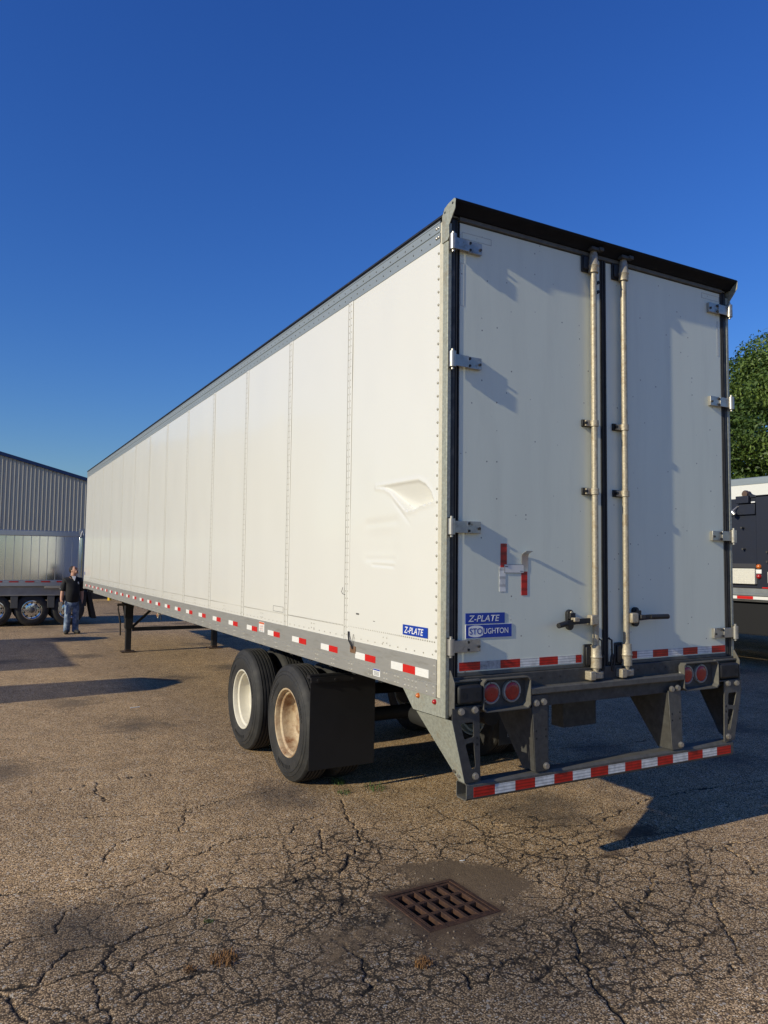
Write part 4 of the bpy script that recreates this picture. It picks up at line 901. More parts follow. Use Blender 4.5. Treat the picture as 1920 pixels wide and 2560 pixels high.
# ================================================================== PERSON
def skin_mesh(name, verts, edges, radii, root, material, parent, sub=2, smooth=True):
    me = bpy.data.meshes.new(name); me.from_pydata(verts, edges, []); o = bpy.data.objects.new(name, me); COL.objects.link(o)
    sk = o.modifiers.new('skin', 'SKIN'); sk.use_smooth_shade = True; o.modifiers.new('sub', 'SUBSURF').levels = sub
    if not me.skin_vertices: 
        bm = bmesh.new(); bm.from_mesh(me); bm.verts.layers.skin.verify(); bm.to_mesh(me); bm.free()
    for i, r in enumerate(radii):
        v = me.skin_vertices[0].data[i]; v.radius = r if isinstance(r, tuple) else (r, r); v.use_root = (i == root)
    dg = bpy.context.evaluated_depsgraph_get(); dg.update(); m2 = bpy.data.meshes.new_from_object(o.evaluated_get(dg)); bpy.data.objects.remove(o)
    m2.name = name; m2.materials.clear(); m2.materials.append(material); m2.shade_smooth()
    ob = bpy.data.objects.new(name, m2); COL.objects.link(ob); ob.parent = parent; return ob
PX, PY = -.175, 16.80
PE = thing('person', 'man in black polo shirt and blue jeans standing looking up at the white trailer', 'person', (PX, PY, 0), rz=R(6)); PE.scale = (.93, .95, 1.0)
# local frame: x to the photo's right, -y towards the camera
def chain(*pts): return [p for p, r in pts], [r for p, r in pts]
V_ = []; E_ = []; Rr = []
def node(p, r, par=None):
    V_.append(p); Rr.append(r); 
    if par is not None: E_.append((par, len(V_)-1))
    return len(V_)-1
pel = node((0, 0, .90), (.155, .115)); bel = node((0, -.035, 1.03), (.165, .135), pel); che = node((0, -.01, 1.22), (.165, .12), bel); sh = node((0, .01, 1.36), (.13, .085), che); nk = node((.005, .005, 1.435), .074, sh); nk2 = node((.012, -.005, 1.485), .072, nk)
hd = node((.022, -.012, 1.545), (.075, .085), nk2); hd2 = node((.02, .015, 1.615), (.078, .088), hd); hd3 = node((.012, .035, 1.665), (.05, .055), hd2)
for s in (-1, 1):
    a = node((s*.185, .01, 1.335), .066, sh); b = node((s*.245, .015, 1.10), .056, a); c_ = node((s*.25+(-.02 if s < 0 else .0), -.015, .92), .046, b); d_ = node((s*.255+(-.03 if s < 0 else .0), -.04, .845), (.028, .036), c_)
    for k, (fx, fl_) in enumerate(((-.03, .075), (-.01, .088), (.01, .085), (.03, .07))):
        f1 = node((s*.258+(-.03 if s < 0 else 0)+fx*.25, -.04+fx, .80), .011, d_); f2 = node((s*.25+(-.03 if s < 0 else 0)+fx*.25, -.05+fx*1.1, .80-fl_*.55), .009, f1)
    t1 = node((s*.235+(-.03 if s < 0 else 0), -.08, .825), .012, d_); node((s*.232+(-.03 if s < 0 else 0), -.10, .79), .0095, t1)
    h1 = node((s*.09, 0, .84), .088, pel); k1 = node((s*.10, -.02, .47), .062, h1); a1 = node((s*.108, .01, .07), .04, k1); node((s*.115, -.08, .045), (.032, .025), a1)
BODY = skin_mesh('body', V_, E_, Rr, 0, SKIN, PE)
# face: nose, brow, jaw, ears grafted as children
F0 = Vector((.022, -.012, 1.578)); tilt = Matrix.Rotation(R(-32), 4, 'X') @ Matrix.Rotation(0, 4, 'Z'); turn = Matrix.Rotation(R(38), 4, 'Z')
def head_pt(p): return F0 + (turn @ tilt @ Vector(p))
def ell(m, c, r, n=12, k=8):
    vs = []; fs = []
    for j in range(k+1):
        ph = math.pi*j/k
        for i in range(n):
            th = 2*math.pi*i/n; vs.append(head_pt((c[0]+r[0]*math.sin(ph)*math.cos(th), c[1]+r[1]*math.sin(ph)*math.sin(th), c[2]+r[2]*math.cos(ph))))
    for j in range(k): fs += [(j*n+i, j*n+(i+1) % n, (j+1)*n+(i+1) % n, (j+1)*n+i) for i in range(n)]
    m.add(vs, fs); return m
def pbuild(m, name, material, sm=60):
    me = bpy.data.meshes.new(name); me.from_pydata(m.v, [], m.f); bm = bmesh.new(); bm.from_mesh(me); bmesh.ops.recalc_face_normals(bm, faces=bm.faces); bm.to_mesh(me); bm.free()
    me.materials.append(material); me.shade_smooth(); me.set_sharp_from_angle(angle=R(sm)); o = bpy.data.objects.new(name, me); COL.objects.link(o); o.parent = PE; return o
m = MB(); ell(m, (0, -.008, .01), (.072, .092, .108), 16, 12); ell(m, (0, -.06, -.06), (.045, .04, .045)); pbuild(m, 'face', SKIN)
m = MB(); ell(m, (0, -.102, -.005), (.013, .020, .022)); pbuild(m, 'nose', SKIN)
for s in (-1, 1): m = MB(); ell(m, (s*.074, .01, 0), (.010, .02, .032)); pbuild(m, 'ear', SKIN)
m = MB(); ell(m, (0, -.092, -.048), (.024, .008, .006)); pbuild(m, 'mouth', mat('lips', (.35, .12, .10), .5))
m = MB(); ell(m, (0, -.072, -.065), (.035, .032, .032)); pbuild(m, 'goatee', mat('stubble', (.16, .085, .06), .8))
m = MB()
for s in (-1, 1): ell(m, (s*.032, -.094, .022), (.027, .010, .018))
pbuild(m, 'sunglasses', BLKM)
m = MB(); ell(m, (0, .030, .046), (.084, .098, .102), 16, 12); m.v = [tuple(v) for v in m.v]; pbuild(m, 'hair', HAIR)
# shirt
V_ = []; E_ = []; Rr = []
a0_ = node((0, -.005, .76), (.185, .145)); a = node((0, -.01, .86), (.198, .155), a0_); b = node((0, -.045, 1.02), (.205, .175), a); c_ = node((0, -.02, 1.20), (.202, .155), b); d_ = node((0, .008, 1.345), (.185, .12), c_); e_ = node((.006, .008, 1.43), (.085, .08), d_); node((.008, .008, 1.46), (.075, .072), e_)
for s in (-1, 1):
    p = node((s*.19, .01, 1.335), .095, d_); q = node((s*.228, .012, 1.20), .088, p); q = node((s*.240, .012, 1.10), .084, q); node((s*.242, .012, 1.06), .082, q)
skin_mesh('polo_shirt', V_, E_, Rr, 0, SHIRT, PE)
m = MB()
for s in (-1, 1): m.hull([(s*.018, -.115, 1.335), (s*.075, -.07, 1.42), (s*.08, -.01, 1.445), (s*.065, -.02, 1.45), (s*.055, -.055, 1.44)], [(s*.018, -.135, 1.333), (s*.088, -.085, 1.415), (s*.096, -.01, 1.44), (s*.075, -.018, 1.455), (s*.060, -.065, 1.447)])
pbuild(m, 'shirt_collar', SHIRT)
m = MB(); m.hull([(-.045, -.095, 1.445), (.06, -.095, 1.445), (.012, -.155, 1.33)], [(-.045, -.05, 1.445), (.06, -.05, 1.445), (.012, -.08, 1.33)]); pbuild(m, 'undershirt', UNDERSH)
m = MB(); m.box(.095, .120, -.172, -.168, 1.265, 1.305); m.box(.105, .130, -.172, -.168, 1.25, 1.26); pbuild(m, 'chest_emblem', DECW)
m = MB(); m.box(-.318, -.314, -.02, .02, 1.12, 1.135); pbuild(m, 'sleeve_tag', DECW)
# jeans
V_ = []; E_ = []; Rr = []
a = node((0, 0, .96), (.175, .14)); b = node((0, 0, .82), (.175, .14), a)
for s in (-1, 1):
    h1 = node((s*.095, -.005, .68), .110, b); k1 = node((s*.105, -.025, .44), .088, h1); k2 = node((s*.108, 0, .22), .092, k1); k3 = node((s*.11, .0, .07), .092, k2); node((s*.11, .0, .03), .092, k3)
skin_mesh('jeans', V_, E_, Rr, 0, JEANS, PE)
for s in (-1, 1):
    V_ = []; E_ = []; Rr = []
    a = node((s*.11, .06, .055), (.062, .055)); b = node((s*.118, -.04, .055), (.068, .06), a); c_ = node((s*.13+(.02 if s > 0 else -.03), -.17, .045), (.064, .05), b); node((s*.135+(.03 if s > 0 else -.045), -.24, .036), (.05, .036), c_)
    skin_mesh('shoe', V_, E_, Rr, 0, SHOE, PE)
m = MB(); m.hull([(-.33, -.085, .80), (-.27, -.10, .80), (-.255, -.10, .58), (-.285, -.09, .555), (-.315, -.085, .57)], [(-.33, -.075, .80), (-.27, -.09, .80), (-.255, -.09, .58), (-.285, -.08, .555), (-.315, -.075, .57)])
CB = m; me = bpy.data.meshes.new('clipboard'); me.from_pydata([(x, y, z) for x, y, z in m.v], [], m.f); me.materials.append(mat('grey_card', (.30, .28, .25), .6, var=.1))
cb = bpy.data.objects.new('clipboard', me); COL.objects.link(cb); cb.matrix_world = Matrix.Translation((PX, PY, 0)) @ Matrix.Rotation(R(6), 4, 'Z')
tag(cb, 'small grey card held in the man\'s hand', 'card')

# ================================================================== ALUMINIUM TRAILER ON THE LEFT
AT = thing('aluminium_trailer', 'polished aluminium trailer with vertical wall seams behind the man', 'trailer', (-3, 20.5, 0))
y0 = 19.30; xe = .40; xl = -9.0; dpt = 2.5
n = 0; x = .054
while x > xl:
    a, b = x-.212, x
    m = MB(); k = 5
    for i in range(k+1):
        pass
    m.prism([(a+.006, y0+.004), (b-.006, y0+.004), (b-.003, y0+.03), (a+.003, y0+.03)], 'z', 1.275, 2.50)
    m.build('wall_panel', CHROME, AT, bev=.002)
    B(b-.0055, b+.0055, y0-.008, y0+.03, 1.275, 2.50).build('wall_seam', SATIN, AT, smooth=0)
    x -= .212; n += 1
B(.0605, .235, y0+.010, y0+.03, 1.275, 2.50).build('wall_panel', CHROME, AT)
B(xl, .285, y0-.035, y0+.06, 2.50, 2.655).build('top_rail', SATIN, AT, bev=.012)
B(xl, xe+.03, y0-.03, y0+.05, 1.105, 1.274).build('bottom_rail', SATIN, AT, bev=.008)
for i in range(12):
    xx = -.2-.40*i
    B(xx-.12, xx+.12, y0-.034, y0-.0305, 1.212, 1.250).build('red_tape', TRS, AT, smooth=0)
    B(xx-.30, xx-.18, y0-.034, y0-.0305, 1.218, 1.246).build('white_tape', mat('grey_reflector', (.42, .43, .44), .4), AT, smooth=0)
B(xl, xe, y0+.0605, y0+dpt, 1.12, 2.62).build('body', SATIN, AT)
pp = MB(); pp.prism([(.236, y0-.05), (.30, y0-.075), (.335, y0-.05), (.335, y0+.05), (.236, y0+.05)], 'z', 1.275, 2.48); pp.build('corner_post', CHROME, AT, bev=.005)
B(.336, xe, y0-.005, y0+.06, 1.275, 2.60).build('end_frame', SATIN, AT)
B(.235, .36, y0-.06, y0-.045, 2.60, 2.735).build('top_bracket', SATIN, AT, bev=.004)
m = MB(); m.tube([(.265, y0-.075, 2.50), (.28, y0-.08, 2.60), (.31, y0-.085, 2.67), (.325, y0-.08, 2.63), (.335, y0-.08, 2.55)], .012, 8); m.build('tarp_hook', mat('tarp_hook_white', (.7, .7, .68), .4), AT)
B(xl, .40, y0+.03, y0+.25, .84, 1.10).build('frame_skirt', mat('grey_skirt', (.38, .36, .31), .5, .2, var=.2, vscale=5), AT, bev=.004)
B(-.62, -.10, y0-.05, y0+.03, 1.045, 1.10).build('light_bracket', mat('bracket_beige', (.40, .36, .28), .6), AT, bev=.004)
for xx in (-1.37, -.44): B(xx-.09, xx+.09, y0+.04, y0+.15, .50, .838).build('suspension_hanger', mat('hanger_grey', (.10, .10, .095), .6), AT, bev=.004)
B(xl, .4, y0+.5, y0+2.0, .7, 1.1).build('chassis', UNDER, AT)
def awheel():
    w_ = bpy.data.objects.new('wheel', None); COL.objects.link(w_); w_.parent = AT
    def put(m, name, material, sm=40):
        me = bpy.data.meshes.new(name); me.from_pydata(m.v, [], m.f); bm = bmesh.new(); bm.from_mesh(me); bmesh.ops.recalc_face_normals(bm, faces=bm.faces); bm.to_mesh(me); bm.free()
        me.materials.append(material); me.shade_smooth(); me.set_sharp_from_angle(angle=R(sm)); o = bpy.data.objects.new(name, me); COL.objects.link(o); o.parent = w_
    r = .44
    m = MB(); m.lathe([(.02, .258), (.005, .27), (0, .33), (.01, .385), (.03, .41), (.045, .436), (.06, r), (.11, r), (.113, r-.012), (.122, r-.012), (.125, r), (.19, r), (.193, r-.012), (.20, r-.012), (.203, r), (.26, r), (.275, .436), (.30, .40), (.31, .33), (.30, .26)], (0, 0, 0), 'y', 56, closed=True); put(m, 'tyre', TYRE, 30)
    m = MB(); m.lathe([(.025, .262), (.012, .262), (.010, .248), (.03, .235), (.055, .222), (.062, .20), (.050, .165), (.045, .13), (.045, .0)], (0, 0, 0), 'y', 48); put(m, 'rim', CHROME, 40)
    m = MB()
    for i in range(10):
        t = 2*math.pi*(i+.5)/10; m.cyl((.188*math.cos(t), .052, .188*math.sin(t)), (.188*math.cos(t), .060, .188*math.sin(t)), .022, n=12)
    m.v = [(p[0], p[1]-.006, p[2]) for p in m.v]; put(m, 'rim_hole', UNDER)
    m = MB(); m.lathe([(.05, .085), (.0, .075), (-.01, .06), (-.012, 0)], (0, 0, 0), 'y', 24)
    for i in range(10):
        t = 2*math.pi*i/10; m.cyl((.115*math.cos(t), .046, .115*math.sin(t)), (.115*math.cos(t), .018, .115*math.sin(t)), .014, n=6)
    put(m, 'hub', mat('grey_hub', (.16, .155, .15), .45, .5, var=.3), 40); return w_
aw = awheel(); xsw = (-.918, -1.85, .02, -2.8)
for i, xx in enumerate(xsw):
    o = aw if i == 0 else dup(aw, AT); o.location = (xx+3, y0+.06-20.5, .44)
    o = dup(aw, AT); o.location = (xx+3, y0+1.75-20.5, .44)
m = MB(); m.hull([(.50, y0+.15, .98), (.60, y0+.15, 1.0), (.80, y0+.18, .165), (.67, y0+.18, .165)], [(.50, y0+.7, .98), (.60, y0+.7, 1.0), (.80, y0+.73, .165), (.67, y0+.73, .165)]); m.build('mud_flap', FLAP, AT, smooth=0)
m = MB(); m.tube([(.36, y0+.2, 1.02), (.45, y0+.2, 1.02), (.52, y0+.2, .98), (.56, y0+.2, .85)], .04, 8); m.build('flap_hanger', BLKM, AT)
B(.28, .50, y0+.1, y0+.6, .52, .95).build('tail_frame', BLKM, AT, bev=.01)
for xx in (-8.3,): B(xx, xx+.14, y0+.3, y0+.44, .02, 1.1).build('landing_leg', BLKM, AT); B(xx, xx+.14, y0+1.9, y0+2.04, .02, 1.1).build('landing_leg', BLKM, AT)

# ================================================================== METAL BUILDING
BD = thing('metal_building', 'grey ribbed metal building with navy roof trim beyond the left trailer', 'building', (0, 38, 0))
by = 33.0; p_ = .1645
def rake(x): return 6.49-(x+1.53)*.262
xw0, xw1 = -14.0, 7.5
npan = int((xw1-xw0)/(p_*6))
for k in range(npan):
    a = xw0+k*p_*6; m = MB(); loop = []
    for i in range(6):
        u = a+i*p_
        loop += [(u, 0.), (u+.058, 0.), (u+.080, -.038), (u+.110, -.038), (u+.124, 0.), (u+.132, 0), (u+.140, -.012), (u+.147, -.012), (u+.150, 0)]
    loop.append((a+6*p_, 0.)); n = len(loop)
    def ht(x): return rake(x)-.06 if x > -14.2 else 6
    hole = a+6*p_ > 1.3 and a < 7.0
    zlo = 2.6 if hole else .02
    m.v = [(x, by+y, zlo) for x, y in loop]+[(x, by+y, ht(x)) for x, y in loop]
    m.f = [(i, i+1, n+i+1, n+i) for i in range(n-1)]
    m.build('wall_panel', CLAD, BD, smooth=0)
m = MB(); ap = -6.0
m.v = []; xr = xw0+npan*p_*6
m.hull([(xw0-.3, by-.12, rake(xw0)+.08), (xr+.3, by-.12, rake(xr+.3)+.02), (xr+.3, by-.12, rake(xr+.3)-.13), (xw0-.3, by-.12, rake(xw0)-.08)], [(xw0-.3, by+.02, rake(xw0)+.08), (xr+.3, by+.02, rake(xr+.3)+.02), (xr+.3, by+.02, rake(xr+.3)-.13), (xw0-.3, by+.02, rake(xw0)-.08)])
m.build('roof_trim', NAVYT, BD, smooth=0)
m = MB(); m.hull([(xw0-.3, by+.021, rake(xw0)+.07), (xr+.3, by+.021, rake(xr+.3)+.01), (xr+.3, by+.021, rake(xr+.3)-.04), (xw0-.3, by+.021, rake(xw0)+.02)], [(xw0-.3, by+18, rake(xw0)+.07), (xr+.3, by+18, rake(xr+.3)+.01), (xr+.3, by+18, rake(xr+.3)-.04), (xw0-.3, by+18, rake(xw0)+.02)]); m.build('roof', ALUTOP, BD, smooth=0)
m = MB(); m.v = [(xr, by, 0), (xr, by+18, 0), (xr, by+18, rake(xr)-.06), (xr, by, rake(xr)-.06)]; m.f = [(0, 1, 2, 3)]; m.build('side_wall', CLAD, BD, smooth=0)
m = MB(); m.v = [(xw0, by, 0), (xw0, by+18, 0), (xw0, by+18, rake(xw0)-.06), (xw0, by, rake(xw0)-.06)]; m.f = [(0, 1, 2, 3)]; m.build('side_wall', CLAD, BD, smooth=0)
m = MB(); m.v = [(xw0, by+18, 0), (xr, by+18, 0), (xr, by+18, rake(xr)-.06), (xw0, by+18, rake(xw0)-.06)]; m.f = [(0, 1, 2, 3)]; m.build('back_wall', CLAD, BD, smooth=0)
B(1.2, 7.2, by+.02, by+.12, 0.0, 2.62).build('doorway_shade', mat('doorway_shade_black', (.012, .012, .014), .6, var=.3, vscale=3), BD)  # near-black slab stands in for the shade inside an open doorway
bo = MB(); bo.cyl((3.06, 31.75, 0), (3.06, 31.75, .95), .085, n=20); bo.lathe([(.95, .085), (.99, .065), (1.01, .03), (1.015, 0)], (3.06, 31.75, 0), 'z', 20)
o = bo.build('bollard', YEL); tag(o, 'yellow bollard beyond the white trailer nose by the painted doorway shade', 'bollard')

# ================================================================== RIGHT HAND SIDE: flatbed, navy body, white trailer
FB = thing('flatbed_trailer', 'flatbed trailer with timber deck and red and white tape right of the white trailer', 'trailer', (11.8, 5, 0))
fx = 10.5
for i in range(9): B(fx+.03+i*.275, fx+.03+i*.275+.268, -.5, 14, 1.45, 1.49).build('deck_plank', WOOD, FB)
m = MB(); m.prism([(fx, 1.491), (fx+.028, 1.491), (fx+.028, 1.28), (fx, 1.28), (fx, 1.345), (fx-.02, 1.36), (fx-.02, 1.395), (fx, 1.41)], 'y', -.5, 14); m.build('side_rail', mat('flatbed_rail', (.26, .28, .28), .5, .3, var=.25, vscale=7), FB, smooth=0)
m = MB(); m.prism([(fx+2.54, 1.491), (fx+2.512, 1.491), (fx+2.512, 1.28), (fx+2.54, 1.28)], 'y', -.5, 14); m.build('side_rail', ALU, FB, smooth=0)
y = 5.37
for i in range(-14, 20):
    ya = 5.37+i*.34
    if -.4 < ya < 13.5: B(fx-.003, fx-.0008, ya, ya+.339, 1.288, 1.342).build(*(('red_tape', TRS) if i % 2 == 0 else ('white_tape', TWS)), FB, smooth=0)
B(fx+.35, fx+.45, -.5, 14, .95, 1.279).build('frame_beam', BLKM, FB); B(fx+2.05, fx+2.15, -.5, 14, .95, 1.279).build('frame_beam', BLKM, FB)
B(fx+.02, fx+2.52, -.45, 13.9, 1.24, 1.279).build('deck_pan', GALVD, FB)
B(fx+.02, fx+.06, 1.0, 9.5, .62, 1.20).build('under_deck_shade', mat('under_deck_shade_black', (.006, .006, .0065), .8), FB)  # black sheet painted in for the shade under the deck
for y in (.8, 2.05):
    for xx in (fx+.03, fx+2.2):
        m = MB(); m.lathe([(.0, .29), (.0, .42), (.03, .48), (.06, .5), (.25, .5), (.28, .48), (.31, .42), (.31, .29)], (xx, y, .5), 'x', 40); wv_ = m.build('wheel', TYRE, FB)
        m = MB(); m.lathe([(.02, .29), (.05, .27), (.12, .24), (.14, .1), (.06, .08), (.05, 0)], (xx, y, .5), 'x', 32); m.build('rim', SATIN, wv_)
B(fx+.35, fx+.5, 10.5, 10.65, .02, 1.0).build('landing_leg', BLKM, FB); B(fx+2.05, fx+2.2, 10.5, 10.65, .02, 1.0).build('landing_leg', BLKM, FB)
NB = thing('truck_body', 'navy blue steel truck body with white tread plate panel loaded on the flatbed', 'truck body', (11.7, 5.5, 1.495))
nx_ = 10.56
B(nx_+.02, nx_+2.3, 2.0, 5.34, 1.495, 3.26).build('body_shell', NAVY, NB, bev=.01)
B(nx_+.05, nx_+2.3, 5.345, 9.0, 1.495, 3.22).build('body_shell', NAVY, NB, bev=.01)
B(nx_+.0, nx_+.05, 5.345, 9.0, 2.90, 3.10).build('side_rib', NAVY, NB, bev=.006)
B(nx_+.0, nx_+.05, 5.345, 9.0, 1.875, 1.96).build('side_rib', mat('grey_navy', (.04, .04, .045), .6), NB, bev=.006)
m = MB(); m.prism([(2.0, 3.262), (5.36, 3.262), (5.44, 3.29), (5.56, 3.375), (5.60, 3.36), (5.60, 3.225), (2.0, 3.262)][:-1], 'x', nx_+.02, nx_+.10); m.build('top_flange', NAVY, NB, smooth=0)
B(nx_-.04, nx_+.2, 5.45, 5.72, 3.12, 3.26).build('winch_box', NAVY, NB, bev=.006)
q = MB(); q.cyl((nx_-.02, 5.54, 3.30), (nx_+.12, 5.54, 3.30), .06, n=12); q.build('winch_drum', mat('brown_drum', (.10, .06, .04), .6), NB)
B(nx_+.0, nx_+.02, 5.34, 5.42, 3.12, 3.145).build('work_light', DECW, NB, bev=.004)
m = MB(); m.cyl((nx_-.10, 5.76, 2.96), (nx_-.10, 5.70, 2.90), .05, .035, n=12); m.tube([(nx_-.1, 5.75, 2.98), (nx_-.02, 5.70, 3.06), (nx_+.06, 5.66, 3.07)], .012, 6); m.build('spot_lamp', mat('chrome_lamp', (.6, .58, .54), .3, .7), NB)
tpn = B(nx_-.02, nx_+.048, 5.355, 5.93, 1.575, 1.865).build('tread_plate', mat('white_tread_plate', (.72, .70, .62), .4, var=.1, vscale=20), NB)
m = MB()
for i in range(13):
    for j in range(16):
        c_ = Vector((nx_-.021, 5.37+i*.042+(j % 2)*.021, 1.588+j*.0172)); a = .0165; b = .0055; sg_ = .5 if j % 2 else -.5
        m.hull([(c_.x, c_.y-a, c_.z-a*sg_*.5), (c_.x, c_.y, c_.z-b), (c_.x, c_.y+a, c_.z+a*sg_*.5), (c_.x, c_.y, c_.z+b)], [(c_.x-.004, c_.y-a*.7, c_.z-a*.35*sg_), (c_.x-.004, c_.y, c_.z-b*.6), (c_.x-.004, c_.y+a*.7, c_.z+a*.35*sg_), (c_.x-.004, c_.y, c_.z+b*.6)])
m.build('tread_lugs', MATS['white_tread_plate'], tpn, kind='stuff')
for z, mm in ((1.905, LENSA), (1.72, LENSR)):
    q = MB(); q.lathe([(-.035, 0), (-.03, .025), (-.015, .042), (.02, .046)], (nx_, 5.29, z), 'x', 20); q.build('marker_light', mm, NB, smooth=60)
B(nx_+.004, nx_+.0195, 5.235, 5.345, 1.775, 1.85).build('number_plate', DECW, NB, bev=.003)
B(nx_-.02, nx_+.019, 4.70, 5.095, 1.60, 1.81).build('tread_plate', MATS['white_tread_plate'], NB, bev=.004)
B(nx_-.005, nx_+.019, 4.6, 5.22, 1.50, 1.52).build('red_strip', TRS, NB)
for y, z in ((5.10, 2.18), (5.10, 2.0), (5.60, 2.24), (5.62, 2.65)): q = MB(); q.cyl((nx_-.03, y, z), (nx_+.05, y, z), .02, n=8); q.build('bolt', GALVD, NB)
WT = thing('box_trailer', 'white box trailer with grey top rail behind the navy truck body', 'trailer', (14.8, 6, 0))
gx0 = 13.5
for i in range(12): B(gx0, gx0+.02, -2+i*1.22, -2+(i+1)*1.22-.004, 1.30, 3.82).build('side_panel', WHITE, WT)
for i in range(1, 12): B(gx0-.004, gx0-.0005, -2+i*1.22-.035, -2+i*1.22+.035, 1.30, 3.82).build('seam_strip', WHITE, WT)
B(gx0+.021, gx0+2.57, -2, 12.64, 1.2, 3.95).build('body', WHITE, WT)
m = MB(); m.prism([(gx0-.012, 3.821), (gx0-.012, 3.965), (gx0+.02, 3.985), (gx0+.10, 3.99), (gx0+.10, 3.96), (gx0+.02, 3.955), (gx0+.02, 3.821)], 'y', -2, 12.64); m.build('top_rail', ALUTOP, WT, smooth=0)
B(gx0-.01, gx0+.02, -2, 12.64, 1.10, 1.299).build('bottom_rail', ALU, WT)
for y in (-.6, .65):
    for xx in (gx0+.03, gx0+2.2):
        m = MB(); m.lathe([(.0, .29), (.0, .42), (.03, .48), (.06, .5), (.25, .5), (.28, .48), (.31, .42), (.31, .29)], (xx, y, .5), 'x', 32); m.lathe([(.05, .29), (.1, .1), (.1, 0)], (xx, y, .5), 'x', 32); m.build('wheel', TYRE, WT)
B(gx0+.3, gx0+.45, 9.5, 9.65, .02, 1.1).build('landing_leg', BLKM, WT); B(gx0+2.1, gx0+2.25, 9.5, 9.65, .02, 1.1).build('landing_leg', BLKM, WT)

# ================================================================== OUT OF FRAME: unseen bodies added and sized to throw the bars of shadow on the left
def caster(label, yc, wd, xe, ln, hh):  # unseen trailer shape, fitted to throw one bar of shadow
    c = thing('shadow_trailer', label, 'trailer', (xe-ln/2, yc, 0), group='unseen shadow cargo trailers parked left of the picture')
    m = MB(); y0, y1 = yc-wd/2, yc+wd/2
    m.prism([(xe-ln, y0), (xe-.5, y0), (xe, yc-.15), (xe, yc+.15), (xe-.5, y1), (xe-ln, y1)], 'z', .55, hh); m.build('body', WHITE, c, bev=.02)
    B(xe-ln, xe+.9, yc-.06, yc+.06, .42, .549).build('drawbar', BLKM, c)
    for s in (-1, 1):
        m = MB(); m.lathe([(-.1, .15), (-.1, .3), (-.07, .33), (.07, .33), (.1, .3), (.1, .15), (-.1, .15)], (xe-ln*.6, yc+s*(wd/2-.12), .33), 'y', 24); m.build('wheel', TYRE, c)
    return c
caster('unseen V nose shadow cargo trailer nearest the camera out of the left frame edge', 7.75, 1.25, -4.72, 4.2, 2.30)
caster('unseen V nose shadow cargo trailer beyond the storage shed out of the left frame edge', 14.85, .95, -4.72, 4.2, 2.30)
SD = thing('shadow_block', 'unseen grey shadow shed out of the left frame edge', 'block', (-10, 12, 0))  # unseen box, sized to throw the wide bar of shadow
B(-12.2, -7.75, 9.95, 14.05, 0, 3.0).build('walls', CLAD, SD); B(-12.3, -7.74, 9.94, 14.06, 3.001, 3.06).build('roof', ALUTOP, SD)

# ================================================================== TREES
def leafmat():
    m = bpy.data.materials.new('leaf'); m.use_nodes = True; t, N, L = nodes(m); b = N['Principled BSDF']
    at = N.new('ShaderNodeAttribute'); at.attribute_name = 'tone'; r = N.new('ShaderNodeValToRGB'); e = r.color_ramp.elements
    e[0].color = (.038, .075, .018, 1); e[1].color = (.21, .29, .06, 1); k = e.new(.5); k.color = (.105, .17, .034, 1)
    L.new(at.outputs['Fac'], r.inputs[0]); L.new(r.outputs[0], b.inputs['Base Color']); b.inputs['Roughness'].default_value = .5
    tr = N.new('ShaderNodeBsdfTranslucent'); L.new(r.outputs[0], tr.inputs['Color']); mx = N.new('ShaderNodeMixShader'); mx.inputs[0].default_value = .3
    L.new(b.outputs[0], mx.inputs[1]); L.new(tr.outputs[0], mx.inputs[2]); L.new(mx.outputs[0], N['Material Output'].inputs['Surface']); return m
LEAF = leafmat()
